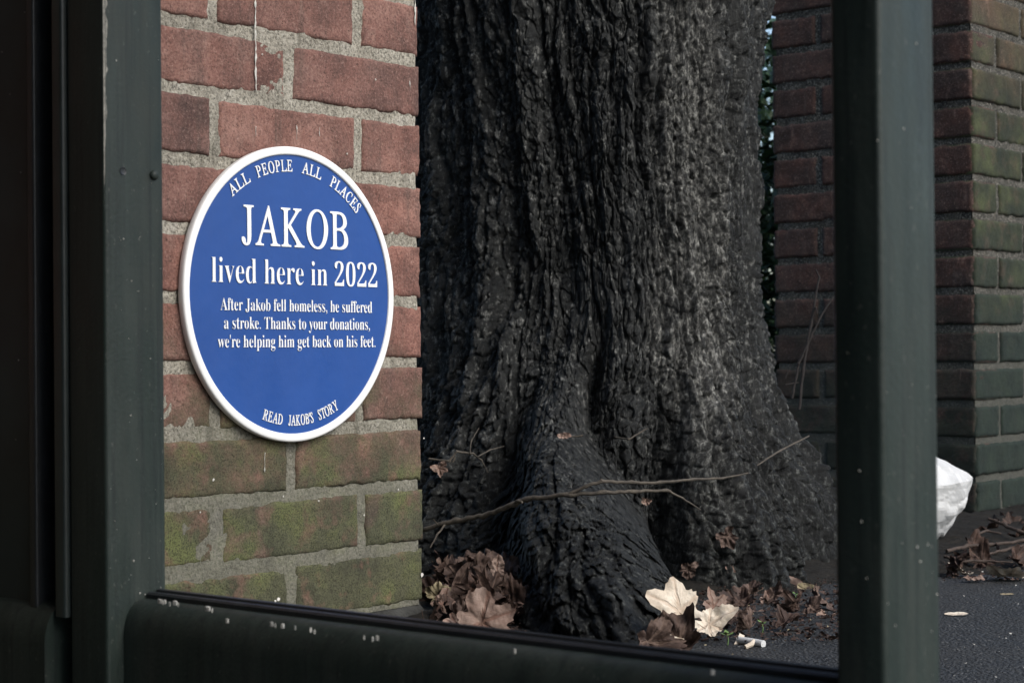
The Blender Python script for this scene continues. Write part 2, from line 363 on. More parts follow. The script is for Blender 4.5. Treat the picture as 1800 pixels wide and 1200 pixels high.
# ------------------------------------------------------------------ bricks
def brick_mesh(L, T, dep, step, seed, worn=1.0):
    """front face grid in (u: length, v: height), w towards the viewer; sides run back by dep"""
    nu = max(4, int(L / step)) + 1; nv = max(4, int(T / step)) + 1
    tu = np.linspace(0, 1, nu); tv = np.linspace(0, 1, nv)
    e = 0.012                                                    # denser towards the arrises
    U, V = np.meshgrid(tu * L, tv * T)
    # wandering outline
    j = 0.0010 * worn
    bu = np.clip(np.minimum(U, L - U) / 0.012, 0, 1); bv = np.clip(np.minimum(V, T - V) / 0.012, 0, 1)
    U2 = U + (1 - bu) * j * fbm(V * 110, U * 3 + seed, seed, 3) * 1.6 + (1 - bv) * 0
    V2 = V + (1 - bv) * j * fbm(U * 90, V * 3 + seed * 1.7, seed + 5, 3) * 1.9
    ds = np.minimum(np.minimum(U, L - U), np.minimum(V, T - V))
    rr = 0.0045 * (1 + 0.7 * fbm(U * 60, V * 60, seed + 9, 2))
    t = np.clip(1 - ds / rr, 0, 1)
    W = -0.0026 * worn * t ** 2.6
    W += 0.0010 * fbm(U * 30, V * 30, seed + 11, 3) + 0.0006 * fbm(U * 150, V * 150, seed + 12, 2)
    chip = sstep(0.35, 0.6, fbm(U * 40, V * 40, seed + 13, 3)) * np.clip(1 - ds / 0.012, 0, 1)
    W -= 0.0024 * worn * chip
    W += 0.0012 * (fbm(U * 3 + seed, V * 3, seed + 14, 1))
    P = np.stack([U2, V2, W], -1).reshape(-1, 3)
    F = grid_faces(nu, nv)
    ring = np.concatenate([np.arange(nu), (np.arange(1, nv)) * nu + nu - 1, (nv - 1) * nu + np.arange(nu - 2, -1, -1), np.arange(nv - 2, 0, -1) * nu])
    B = P[ring].copy(); B[:, 2] = -dep
    b0 = len(P); k = len(ring); i = np.arange(k); i2 = (i + 1) % k
    S = np.stack([ring[i2], ring[i], b0 + i, b0 + i2], 1)
    return np.concatenate([P, B]), np.concatenate([F, S])
BR_T = 0.0622; JT = 0.0128
def put_brick(parent, mat, origin, au, aw, L, T, dep, step, seed, worn=1.0, tilt=0.0):
    P, F = brick_mesh(L, T, dep, step, seed, worn)
    c = np.array([L / 2, T / 2, 0]); P = P - c
    ca, sa = math.cos(tilt), math.sin(tilt)
    P[:, :2] = np.stack([P[:, 0] * ca - P[:, 1] * sa, P[:, 0] * sa + P[:, 1] * ca], 1)
    R = np.array([[au.x, 0, aw.x], [au.y, 0, aw.y], [0, 1, 0]])
    o = obj('brick', mesh_np('brick', P @ R.T, F), mat, parent)
    o.location = Vector(origin) + au * (L / 2) + Vector((0, 0, T / 2)) - parent.location
    return o

wall = thing('brick_wall', 'weathered red brick wall carrying the round blue plaque, green with algae below', 'wall', CORNER)
seed = 100
for k in range(-4, 12):
    z0 = ZJ + 0.075 * k + JT / 2
    even = (k % 2 == 0)
    edges = [0.0, -0.22] if even else [0.0, -0.1075]
    while edges[-1] > -1.25: edges.append(edges[-1] - 0.225)
    for a, b in zip(edges[:-1], edges[1:]):
        seed += 1
        g0 = 0.0 if a == 0 else JT / 2
        hi, lo = a - g0 + random.uniform(-.0015, .0015), b + JT / 2 + random.uniform(-.0015, .0015)
        near = a > -0.5 and k < 7
        put_brick(wall, MAT['brick'], CORNER + D * lo + Vector((0, 0, z0 + random.uniform(-.0012, .0012))) + NRM * random.uniform(-.001, .001), D, NRM,
                  hi - lo, BR_T + random.uniform(-.001, .001), 0.1, 0.0026 if near else 0.012, seed, 1.0, random.uniform(-.004, .004))
def mortar_sheet(parent, mat, origin, au, aw, s0, s1, z0, z1, step, depth, seed, drop_edge=None):
    s = np.arange(s0, s1 + step / 2, step); z = np.arange(z0, z1 + step / 2, step); S, Zm = np.meshgrid(s, z)
    Wm = -depth + 0.0018 * fbm(S * 45, Zm * 45, seed, 4, 0.6) + 0.0014 * fbm(S * 9, Zm * 9, seed + 3, 2)
    if drop_edge is not None: Wm = Wm - 0.006 * sstep(drop_edge - 0.006, drop_edge, S)
    P = np.stack([origin.x + S * au.x + Wm * aw.x, origin.y + S * au.y + Wm * aw.y, Zm], -1).reshape(-1, 3)
    P = P - np.array(parent.location)
    return obj('mortar', mesh_np('mortar', P, grid_faces(len(s), len(z))), mat, parent)
mortar_sheet(wall, MAT['mortar'], CORNER, D, NRM, -1.25, -0.001, 0.03, 1.228, 0.0035, 0.0022, 55, -0.001)
mb = MB(); mb.box(CORNER + D * -1.25 + EB * 0.008 - wall.location, D * 1.2485, EB * 0.207, Vector((0, 0, 1.22)))
obj('core', mb.mesh('core'), MAT['mortar'], wall, False)
# dark footing under the lowest course
s = np.arange(-1.25, 0.004, 0.006); z = np.linspace(-0.02, 0.033, 12); S, Zm = np.meshgrid(s, z)
Wm = 0.004 + 0.003 * fbm(S * 30, Zm * 30, 77, 3) - 0.012 * sstep(0.02, 0.034, Zm)
P = np.stack([CORNER.x + S * D.x + Wm * NRM.x, CORNER.y + S * D.y + Wm * NRM.y, Zm], -1).reshape(-1, 3) - np.array(wall.location)
obj('footing', mesh_np('footing', P, grid_faces(len(s), len(z))), MAT['concrete'], wall)
# white drips of bird droppings on the bricks
def drip(px, py0, py1, wpx, name='dropping_streak'):
    m = MB(); n = max(3, int(abs(py1 - py0) / 5)); L = []; R_ = []
    for i in range(n + 1):
        py = py0 + (py1 - py0) * i / n
        s_, z_ = wall_at(px + 0.35 * math.sin(py * .09) + 0.35 * math.sin(py * .31 + px) + 0.008 * (py - py0), py, 0.0012)
        wd = wpx / 1500 * random.choice((.25, .45, .6, .8, 1.1, .1)) * (1 if 0 < i < n else .3)
        c = CORNER + D * s_ + NRM * 0.0014 + Vector((0, 0, z_)) - wall.location
        L.append(c - D * wd / 2); R_.append(c + D * wd / 2)
    m.add(L + R_, [(i, i + 1, n + 1 + i + 1, n + 1 + i) for i in range(n)])
    me = m.mesh(name); o = obj(name, me, MAT['fleck'], wall); md = o.modifiers.new('thick', 'SOLIDIFY'); md.thickness = 0.0004; md.offset = 1
drip(448, -30, 162, 4.5); drip(465, 795, 830, 3.5); drip(449, 222, 240, 2); drip(521, 220, 246, 2); drip(561, 224, 240, 2.2); drip(720, 142, 156, 3); drip(729, 0, 45, 4)
m = MB()
for px, py, r in [(375, 843, 2.5), (461, 96, 2), (498, 872, 2), (490, 1052, 4), (484, 1056, 3), (742, 1010, 4), (700, 860, 2), (412, 735, 2), (745, 770, 2), (610, 270, 2), (660, 140, 2), (560, 880, 2), (640, 905, 2), (352, 900, 2)]:
    s_, z_ = wall_at(px, py, .001); c = CORNER + D * s_ + NRM * 0.0012 + Vector((0, 0, z_)) - wall.location; r /= 1500
    a = random.random() * 6
    vs_ = [c + NRM * .0008] + [c + (D * math.cos(t) + Vector((0, 0, 1)) * math.sin(t)) * r * random.uniform(.6, 1.3) for t in [a + k * 1.05 for k in range(6)]]
    m.add(vs_, [(0, 1 + k, 1 + (k + 1) % 6) for k in range(6)])
tag(obj('dropping_fleck', m.mesh('fleck'), MAT['fleck'], wall), kind='stuff')

# ------------------------------------------------------------------ far pier
pier = thing('brick_pier', 'dark sooty brick pier and wall end beyond the tree, right side mossy green', 'wall', PIER)
PT, PL, PH = 0.0605, 0.2245, 0.1065
for k in range(-6, 14):
    z0 = PJ + 0.075 * k + JT / 2
    if z0 < -0.06: continue
    t1 = (k % 2 == 0)
    segA = [(0, PH), (PH + JT, PH + JT + PL), (0.463 - PH + 0.0, 0.463)] if t1 else [(0, PL), (PL + JT, 0.463)]
    if t1: segA[1] = (PH + JT, 0.463 - PH - JT)
    for i, (a, b) in enumerate(segA):
        seed += 1
        # left-facing end: u runs from the back to the street corner, outward normal is -D
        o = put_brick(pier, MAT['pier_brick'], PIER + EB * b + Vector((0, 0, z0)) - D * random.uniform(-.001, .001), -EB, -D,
                      b - a, PT, 0.1, 0.004, seed, 1.3, random.uniform(-.006, .006))
    x = 0.003; first = True
    lens = [PL, PL, PL, PL, PL, PL, PL] if t1 else [PH, PL, PL, PL, PL, PL, PL]
    for L in lens:
        seed += 1
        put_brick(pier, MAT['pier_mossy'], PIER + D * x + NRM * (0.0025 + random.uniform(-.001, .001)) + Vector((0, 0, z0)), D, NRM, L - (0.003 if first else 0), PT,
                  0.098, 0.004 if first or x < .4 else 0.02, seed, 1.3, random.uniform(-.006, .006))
        x += L + JT - (0.003 if first else 0); first = False
s = np.arange(0.004, 0.460, 0.006); z = np.arange(-0.02, 1.42, 0.006); S, Zm = np.meshgrid(s, z)
Wm = -0.004 + 0.002 * fbm(S * 40, Zm * 40, 31, 3)
P = np.stack([EB.x * S - D.x * Wm, EB.y * S - D.y * Wm, Zm], -1).reshape(-1, 3)
obj('mortar', mesh_np('mortar', P, grid_faces(len(s), len(z), flip=True)), MAT['pier_mortar'], pier)
mortar_sheet(pier, MAT['pier_mortar'], PIER, D, NRM, 0.004, 1.6, -0.02, 1.42, 0.007, 0.002, 33)
mb = MB(); mb.box(D * 0.03 + EB * 0.03, D * 1.55, EB * 0.39, Vector((0, 0, 1.42)))
obj('core', mb.mesh('core'), MAT['pier_mortar'], pier, False)

# ------------------------------------------------------------------ the tree
def plates(x, y, seed):
    """broken cells: (random height plus tilt of the nearest cell, distance to the crack round it)"""
    xi = np.floor(x); yi = np.floor(y); d1 = np.full(x.shape, 9.0); d2 = np.full(x.shape, 9.0); hh = np.zeros(x.shape)
    for ox in (-1, 0, 1):
        for oy in (-1, 0, 1):
            cx_, cy_ = xi + ox, yi + oy
            px = cx_ + 0.5 + 0.45 * _h(cx_, cy_, seed); py = cy_ + 0.5 + 0.45 * _h(cx_, cy_, seed + 1)
            ux, uy = x - px, y - py; d = np.sqrt(ux * ux + uy * uy)
            hv = _h(cx_, cy_, seed + 2) + 1.3 * (ux * _h(cx_, cy_, seed + 3) + uy * _h(cx_, cy_, seed + 4))
            near = d < d1
            d2 = np.where(near, d1, np.minimum(d2, d)); hh = np.where(near, hv, hh); d1 = np.where(near, d, d1)
    return hh, d2 - d1
def bark_h(a, z, seed=0, k=1.0):
    """bark relief in metres over arc length a and height z: long furrows, broken plates, flaky crust"""
    wa = a + 0.030 * fbm(a * 5, z * 2.2, seed + 1, 3) + 0.010 * fbm(a * 22, z * 9, seed + 2, 2)
    wz = z + 0.05 * fbm(a * 9, z * 4, seed + 3, 2)
    sh = wa + 0.10 * (z - 0.5) * sstep(-0.25, 0.05, fbm(a * 2.1, z * 1.1, seed + 4, 2))
    f1 = np.abs(fbm(sh * 19, wz * 1.5, seed + 10, 2)); f1 = np.clip(f1 * 2.7, 0, 1) ** 0.8
    f2 = np.abs(fbm(wa * 44, wz * 3.6, seed + 20, 3)); f2 = np.clip(f2 * 2.4, 0, 1) ** 0.85
    jx = 0.006 * fbm(a * 70, z * 40, seed + 70, 2); jz = 0.012 * fbm(a * 60, z * 30, seed + 71, 2)
    h1, e1 = plates((wa + jx) * 46, (wz + jz) * 15, seed + 80)
    h2, e2 = plates((wa + jx * 0.7) * 115, (wz + jz * 0.5) * 62, seed + 90)
    f4 = fbm(wa * 230, wz * 130, seed + 40, 2, 0.7)
    f5 = fbm(wa * 22, wz * 9, seed + 60, 3, 0.6)
    f6 = np.abs(fbm((a + 0.012 * fbm(a * 9, z * 2.5, seed + 61, 3)) * 31, wz * 1.1, seed + 62, 2)); f6 = np.clip(f6 * 2.4, 0, 1)
    sel = 0.55 + 0.45 * sstep(-0.3, 0.3, fbm(a * 8, z * 3, seed + 50, 2))
    c1 = 1 - sstep(0.0, 0.22, e1); c2 = 1 - sstep(0.0, 0.30, e2)
    return k * (0.016 * (f1 - 0.6) + 0.011 * (f2 - 0.6) * (0.4 + 0.6 * f1) + (0.0036 * h1 - 0.0050 * c1) * sel
                + (0.0026 * h2 - 0.0022 * c2) + 0.0022 * f4 + 0.005 * f5 + 0.013 * (f6 - 0.6) * sstep(-0.40, -0.28, a))
tree = thing('tree', 'massive dark wet tree trunk with furrowed bark rising between the brick walls', 'tree', AX)
th = np.concatenate([np.linspace(-math.pi * 1.08, -2.05, 220), np.linspace(-2.05, -1.30, 400)[1:], np.linspace(-1.30, 0.16, 370)[1:], np.linspace(0.16, math.pi * 0.92, 60)[1:-1]])
zz = np.concatenate([np.arange(-0.03, 1.16, 0.0017), np.geomspace(1.17, 3.2, 50)])
T_, Z_ = np.meshgrid(th, zz)
zt = np.array([-0.03, 0.06, 0.145, 0.205, 0.29, 0.395, 0.49, 0.65, 0.92, 1.5, 3.3])
rt_right = np.array([0.405, 0.370, 0.318, 0.286, 0.258, 0.242, 0.243, 0.252, 0.276, 0.28, 0.24])
rt_gen = np.array([0.36, 0.345, 0.322, 0.305, 0.287, 0.268, 0.258, 0.258, 0.265, 0.265, 0.24])
wr = np.exp(-((T_ + 0.05) / 0.62) ** 2); wl = np.exp(-((T_ + math.pi) / 0.5) ** 2)
R0 = np.interp(Z_, zt, rt_gen) * (1 - wr) + np.interp(Z_, zt, rt_right) * wr + 0.05 * wl
flute = 0.014 * np.sin(T_ * 5 + 0.6 + 0.5 * np.sin(Z_ * 2.5)) + 0.010 * np.sin(T_ * 9 + 2.1 + 0.8 * np.sin(Z_ * 3 + 1))
butt = sstep(0.5, 0.0, Z_)
flute = flute * (0.55 + 1.7 * butt)
kz = [-0.03, 0.0, 0.05, 0.10, 0.15, 0.19, 0.23, 0.28, 0.33, 0.42]
E_ = np.interp(Z_, kz, [0.53, 0.50, 0.455, 0.385, 0.29, 0.205, 0.125, 0.06, 0.02, 0.0])
thr = np.interp(Z_, kz, [-1.555, -1.565, -1.60, -1.64, -1.685, -1.72, -1.76, -1.78, -1.78, -1.78]) + 0.03 * vn(Z_ * 14, Z_ * 0 + 0.5, 811)
wid = np.interp(Z_, kz, [0.165, 0.160, 0.150, 0.140, 0.120, 0.105, 0.098, 0.10, 0.12, 0.12])
dx = (T_ - thr) / wid
S_ = np.where(dx > 0, np.exp(-np.abs(dx) ** 2.8), np.exp(-np.abs(dx / 1.9) ** 2.0))
S_ = S_ * (1 + 0.10 * fbm(T_ * 9, Z_ * 14, 812, 3))
rootb = E_ * S_
# deep crevice between the front root and the right-hand buttress
flute -= 0.07 * sstep(0.36, 0.06, Z_) * np.exp(-((T_ + 1.36 - 0.30 * Z_) / 0.075) ** 2)
flute -= 0.03 * sstep(0.18, 0.25, Z_) * sstep(0.40, 0.30, Z_) * np.exp(-((T_ + 1.62 - 0.5 * (Z_ - 0.3)) / 0.035) ** 2)
flute += 0.05 * sstep(0.36, 0.0, Z_) * np.exp(-((T_ + 1.05) / 0.15) ** 2)
R_ = R0 + flute * (1 - 0.6 * S_ * np.clip(E_ * 6, 0, 1)) + 0.014 * fbm(T_ * 2.2, Z_ * 3, 61, 3) + 0.010 * fbm(T_ * 6, Z_ * 9, 62, 3)
a_c = T_ * 0.275 + (T_ - thr) * rootb * 0.75
Hb = bark_h(a_c, Z_ - rootb * 0.75, 200, 1.0) * (1 + 0.5 * sstep(0.35, 0.1, Z_) - 0.35 * np.clip(rootb * 4, 0, 1))
R_ = R_ + rootb + Hb * np.where(Z_ > 1.3, 0.5, 1.0) * (1 + 0.5 * np.clip(rootb * 3, 0, 1))
P = np.stack([R_ * np.cos(T_), R_ * np.sin(T_), Z_], -1).reshape(-1, 3)
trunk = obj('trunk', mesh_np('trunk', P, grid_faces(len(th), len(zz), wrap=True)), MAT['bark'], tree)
# limbs above the frame
for az, ln, z0, r0 in ((0.4, 2.0, 2.9, 0.13), (2.3, 2.2, 3.0, 0.15), (4.4, 1.8, 2.8, 0.11)):
    m = MB(); pts = []; rad = []
    for i in range(9):
        t = i / 8; pts.append(Vector((math.cos(az) * ln * t * .6, math.sin(az) * ln * t * .6, z0 + ln * t * (.9 + .3 * t)))); rad.append(r0 * (1 - .6 * t))
    m.tube(pts, rad, 14); obj('limb', m.mesh('limb'), MAT['bark'], tree)

# ------------------------------------------------------------------ plaque
ZUP = Vector((0, 0, 1))
PC_ = at_plane(519, 517, CORNER + NRM * 0.0115, NRM)
pl_s = (PC_ - CORNER).dot(D); pl_z = PC_.z
PO = CORNER + D * pl_s + ZUP * pl_z
plaque = thing('plaque', 'round blue plaque with white rim and raised white lettering on the brick wall', 'plaque', PO)
PM = np.array([[D.x, 0, NRM.x], [D.y, 0, NRM.y], [0, 1, 0]])        # plaque (u,v,w) to world
PR = 0.169; FACE = 0.0092
def plq(px, py):
    q = at_plane(px, py, CORNER + NRM * FACE, NRM) - PO; return q.dot(D), q.z
def lathe(prof, n=160):
    a = np.linspace(0, 2 * math.pi, n, endpoint=False); V = []
    for r, w_ in prof: V.append(np.stack([r * 0.968 * np.cos(a), r * np.sin(a), np.full(n, w_)], 1))
    return np.concatenate(V), grid_faces(n, len(prof), wrap=True)
rimp = [(PR - 0.003, 0.0005), (PR - 0.0006, 0.002), (PR, 0.0035), (PR, 0.0092), (PR - 0.0007, 0.0107), (PR - 0.002, 0.0114), (PR - 0.0078, 0.0116), (PR - 0.0090, 0.0111), (PR - 0.0095, 0.0102), (PR - 0.0097, FACE - 0.003)]
V, F = lathe(rimp); obj('rim', mesh_np('rim', V @ PM.T, F), MAT['white'], plaque)
V, F = lathe([(PR - 0.0090, FACE), (PR * .7, FACE), (PR * .35, FACE), (0.0004, FACE)]); obj('blue_face', mesh_np('face', V @ PM.T, F), MAT['blue'], plaque)
V, F = lathe([(0.0004, 0.001), (PR - 0.006, 0.001), (PR - 0.006, 0.007)]); obj('backing', mesh_np('backing', V @ PM.T, F), MAT['white'], plaque)
def serif(s_):
    o = ''
    for c in s_:
        if 'A' <= c <= 'Z': o += chr(0x1D400 + ord(c) - 65)
        elif 'a' <= c <= 'z': o += chr(0x1D41A + ord(c) - 97)
        elif c.isdigit(): o += chr(0x1D7CE + ord(c) - 48)
        else: o += c
    return o
def text_np(s_, offset=-0.004, spacing=1.0):
    cu = bpy.data.curves.new('txt', 'FONT'); cu.body = serif(s_); cu.offset = offset; cu.extrude = 0.5; cu.resolution_u = 4; cu.space_character = spacing
    ob = bpy.data.objects.new('txt', cu); COL.objects.link(ob)
    dg = bpy.context.evaluated_depsgraph_get(); dg.update()
    me = bpy.data.meshes.new_from_object(ob.evaluated_get(dg))
    n = len(me.vertices); V = np.zeros(n * 3, np.float32); me.vertices.foreach_get('co', V); V = V.reshape(-1, 3).astype(float)
    F = [tuple(p.vertices) for p in me.polygons]
    bpy.data.objects.remove(ob); bpy.data.curves.remove(cu); bpy.data.meshes.remove(me)
    return V, F
CAPV, _ = text_np('H'); CAP = CAPV[:, 1].max() - CAPV[:, 1].min()
LIFT = 0.0011
def roman_np(s_, bold=0.006, gap=0.07):
    """capitals set from the regular-weight slanted alphabet, each glyph set upright again"""
    Vs = []; Fs = []; x = 0.0; base = 0
    for ch in s_:
        if ch == "'":
            V, F = text_np("'", 0.0)
        else:
            V, F = text_np(chr(0x1D434 + ord(ch) - 65), bold)
            h_ = V[:, 1].max(); k_ = 0.27
            if ch == 'A':
                top = V[V[:, 1] > 0.93 * h_, 0]; bot = V[V[:, 1] < 0.06 * h_, 0]
                k_ = ((top.min() + top.max()) / 2 - (bot.min() + bot.max()) / 2) / h_ * 0.92
            V[:, 0] -= k_ * V[:, 1]
        w_ = V[:, 0].max() - V[:, 0].min(); V[:, 0] += x - V[:, 0].min()
        x += w_ + gap * {'A': .35, 'J': .6, 'L': .5, 'T': .3, 'Y': .3}.get(ch, 1.0)
        Vs.append(V); Fs += [tuple(i + base for i in f) for f in F]; base += len(V)
    return np.concatenate(Vs), Fs
def letter_obj(parts, label):
    m = MB()
    for V, F in parts:
        V = np.array(V); V[:, 2] = FACE - 0.0006 + (V[:, 2] + 0.5) * (LIFT + 0.0006)
        m.add(V @ PM.T, F)
    o = obj('lettering', m.mesh('lettering'), MAT['white'], plaque, False); o['label'] = label; return o
def line(s_, px0, px1, ybase, cap_px, label, offset=-0.0125, spacing=1.0):
    V, F = roman_np(s_) if s_.isupper() else text_np(s_, offset, spacing)
    u0, v0 = plq(px0, ybase[0]); u1, v1 = plq(px1, ybase[1]); v = (v0 + v1) / 2
    k = cap_px / 1515.0 / CAP
    x0, x1 = V[:, 0].min(), V[:, 0].max()
    V[:, 0] = u0 + (V[:, 0] - x0) * (u1 - u0) / (x1 - x0); V[:, 1] = v + V[:, 1] * k
    letter_obj([(V, F)], label)
line('JAKOB', 424, 611, (431, 437), 64, 'large raised white capitals of the name', -0.009)
line('lived here in 2022', 371, 662, (498, 503.5), 42, 'raised white line with the year')
line('After Jakob fell homeless, he suffered', 387, 653, (546, 549), 20.5, 'first small raised white line')
line('a stroke. Thanks to your donations,', 393, 649, (577.5, 580), 20.5, 'second small raised white line')
line("we're helping him get back on his feet.", 382, 659, (609.5, 611), 20.5, 'third small raised white line')
def arc_words(words_, rad, cap, outward, label):
    parts = []
    for wd, (ax_, ay_), (bx_, by_) in words_:
        u0, v0 = plq(ax_, ay_); u1, v1 = plq(bx_, by_)
        a0, a1 = math.atan2(v0, u0), math.atan2(v1, u1)
        V, F = roman_np(wd, 0.008, 0.10); k = cap / CAP
        x0, x1 = V[:, 0].min(), V[:, 0].max()
        glyphs = []
        # bend the word along the arc
        t = (V[:, 0] - x0) / (x1 - x0); ang = a0 + (a1 - a0) * t
        # keep each letter rigid: angle and slope from its own centre
        n = len(V); par = list(range(n))
        def find(i):
            while par[i] != i: par[i] = par[par[i]]; i = par[i]
            return i
        for f in F:
            r0 = find(f[0])
            for i in f[1:]: par[find(i)] = r0
        comp = {}
        for i in range(n): comp.setdefault(find(i), []).append(i)
        out = V.copy(); sx_ = abs(a1 - a0) * rad / (x1 - x0)
        for idx in comp.values():
            xs = V[idx, 0]; c = (xs.min() + xs.max()) / 2; a = a0 + (a1 - a0) * (c - x0) / (x1 - x0)
            lx = (xs - c) * sx_; ly = V[idx, 1] * k
            if outward:   # letter tops point away from the centre
                er = np.array([math.cos(a), math.sin(a)]); et = np.array([math.sin(a), -math.cos(a)]); r_ = rad
                p = np.outer(r_ + ly, er) + np.outer(lx, et)
            else:
                er = np.array([math.cos(a), math.sin(a)]); et = np.array([-math.sin(a), math.cos(a)]); r_ = rad
                p = np.outer(r_ - ly, er) + np.outer(lx, et)
            out[idx, 0] = p[:, 0]; out[idx, 1] = p[:, 1]
        parts.append((out, F))
    letter_obj(parts, label)
arc_words([('ALL', (405, 342), (439, 316)), ('PEOPLE', (450, 304), (513, 290)), ('ALL', (530, 297), (565, 306)), ('PLACES', (581, 318), (634, 364))], 0.1405, 0.0125, True, 'raised white capitals curving along the top')
arc_words([('READ', (461, 733), (495, 744)), ("JAKOB'S", (506, 748), (551, 744)), ('STORY', (561, 741), (596, 722))], 0.1500, 0.0112, False, 'raised white capitals curving along the bottom')

# ------------------------------------------------------------------ bus shelter frame
ER = -EB                                                            # along the frame, to the right and towards the camera
CL = Vector((-0.335, 1.50, 0)); LR = 0.715
CR = CL + ER * LR
shelter = thing('bus_shelter', 'dark green painted metal shelter frame with two posts and a low rail', 'shelter', CL)
TOP = 2.25
def post(c, t, s_, label):
    # e runs left from the corner, d runs back
    prof = rrect(-t, 0, 0, s_, 0.0035, 4)
    m = extrude_profile(prof, c - shelter.location, ER, D, ZUP, TOP, 1)
    o = obj('post', m.mesh('post'), MAT['paint'], shelter); o['label'] = label
    return o
pL = post(CL, 0.0505, 0.062, 'broad green post beside the brick wall')
pR = post(CR, 0.0325, 0.0675, 'slim green post in front of the far pier')
# rubber strip and channel on the left of the broad post
m = extrude_profile(rrect(-0.0672, -0.004, -0.052, 0.03, 0.003, 3), CL - shelter.location + ZUP * 0.12, ER, D, ZUP, TOP - 0.2)
obj('glazing_strip', m.mesh('strip'), MAT['dark_paint'], shelter)
m = MB(); m.box(ER * -0.098 + D * 0.024, ER * 0.035, D * 0.03, ZUP * TOP); obj('channel', m.mesh('channel'), MAT['rubber'], shelter, False)
m = MB(); m.box(ER * -0.75 + D * 0.004 + ZUP * 0.1, ER * 0.645, D * 0.006, ZUP * (TOP - 0.15)); obj('side_panel', m.mesh('panel'), MAT['panel'], shelter, False)
m = extrude_profile(rrect(-0.105, -0.002, -0.095, 0.03, 0.002, 3), ZUP * 0.12, ER, D, ZUP, TOP - 0.2); obj('panel_frame', m.mesh('pf'), MAT['rubber'], shelter)
m = extrude_profile(rrect(-0.80, 0.0, -0.75, 0.062, 0.003, 3), Vector((0, 0, 0)), ER, D, ZUP, TOP); obj('post', m.mesh('post'), MAT['paint'], shelter)
m = MB(); m.box(ER * -1.0 + D * -1.3 + ZUP * TOP, ER * 3.2, D * 1.42, ZUP * 0.07); obj('shade_roof', m.mesh('shade_roof'), MAT['shade_roof'], shelter, False)  # added out of view to keep sky light off the posts
m = MB(); m.box(ER * -0.86 + D * -1.3 + ZUP * 0.1, ER * 0.04, D * 1.3, ZUP * (TOP - 0.12)); obj('shade_end_panel', m.mesh('end'), MAT['panel'], shelter, False)  # unseen panel, added to block light from the left
m = MB(); m.box(ER * -0.86 + D * -1.38 + ZUP * 0.1, ER * 2.5, D * 0.04, ZUP * (TOP - 0.12)); obj('shade_front_panel', m.mesh('front'), MAT['panel'], shelter, False)  # added behind the camera to darken the near post and rail faces
# bottom rails, bull-nosed
RT = 0.136
def rail(e0, ln, d0, d1, top, name='bottom_rail', rnd=0.02):
    prof = [(d1, 0.03), (d1, top - 0.002), (d1 - 0.002, top)]
    n = 9
    for i in range(n + 1):
        a = math.pi / 2 * (1 + i / n); prof.append((d0 + rnd + rnd * math.cos(a), top - rnd * 1.5 + rnd * 1.5 * math.sin(a)))
    prof += [(d0, 0.034), (d0 + 0.004, 0.03)]
    m = extrude_profile(prof, ER * e0, D, ZUP, ER, ln, 1)
    o = obj(name, m.mesh(name), MAT['paint'], shelter)
    return o
r1 = rail(0.001, LR - 0.034, 0.016, 0.058, RT)
m = extrude_profile([(0.0, 0), (0.0, .004), (.0022, .0055), (.006, .0055), (.0075, .003), (.0095, .003), (.011, .0068), (.0165, .0068), (.018, .004), (.018, 0)], ER * 0.0015 + D * 0.0395 + ZUP * (RT - 0.0005), D, ZUP, ER, LR - 0.036)
g_ = obj('gasket', m.mesh('gasket'), MAT['rubber'], r1, False)
r2 = rail(-0.75, 0.68, -0.012, 0.05, RT - 0.006, rnd=0.022)
# fillet plate where the rail meets the broad post
#m = extrude_profile(rrect(0.0145, 0.032, 0.03, RT - 0.004, 0.007, 4), ER * 0.0008, D, ZUP, ER, 0.03); obj('rail_bracket', m.mesh('bracket'), MAT['paint'], shelter)
def on_light(px, py, off=0.0, c=CL):
    return at_plane(px, py, c + ER * off, ER)
# bolt, and a hole with its inner dark drawn as a black disc
V = []; c = on_light(270, 308) - shelter.location
m = MB(); n = 14; rings = [(0.0042, 0.0), (0.0042, 0.0012), (0.0036, 0.0024), (0.0022, 0.0034), (0.0004, 0.0037)]
vs_ = [c + ER * w_ + (D * math.cos(2 * math.pi * k / n) + ZUP * math.sin(2 * math.pi * k / n)) * r for r, w_ in rings for k in range(n)]
m.add(vs_, [(i * n + k, i * n + (k + 1) % n, (i + 1) * n + (k + 1) % n, (i + 1) * n + k) for i in range(4) for k in range(n)]); obj('bolt', m.mesh('bolt'), MAT['paint'], pL)
c = on_light(216, 301) - shelter.location
m = MB(); rings = [(0.0036, 0.0002), (0.0032, 0.0006), (0.0026, 0.0003), (0.0022, -0.0002 + 0.0004)]
vs_ = [c + ER * w_ + (D * math.cos(2 * math.pi * k / n) + ZUP * math.sin(2 * math.pi * k / n)) * r for r, w_ in rings for k in range(n)]
fs_ = [(i * n + k, i * n + (k + 1) % n, (i + 1) * n + (k + 1) % n, (i + 1) * n + k) for i in range(3) for k in range(n)] + [tuple(3 * n + k for k in range(n))]
m.add(vs_, fs_); obj('bolt_hole', m.mesh('hole'), MAT['rubber'], pL)
# worn arris of the broad post, its bright highlight painted as a pale strip
zs = np.arange(0.46, 0.80, 0.0015); m = MB(); L_ = []; R2 = []
for z_ in zs:
    nz_ = float(fbm(np.array([z_ * 130]), np.array([0.3]), 5, 3)[0]); k_ = max(0.02, float(sstep(0.46, 0.58, z_)) * (0.75 + 0.6 * nz_))
    a0_ = ZUP * z_ + ER * (-0.0012) + D * 0.0008 + (ER - D) * 0.0003
    L_.append(a0_); R2.append(a0_.lerp(ZUP * z_ + ER * 0.0004 + D * 0.0042, k_))
n = len(zs); m.add(L_ + R2, [(i, n + i, n + i + 1, i + 1) for i in range(n - 1)])
obj('worn_lit_edge', m.mesh('worn'), MAT['worn'], pL)
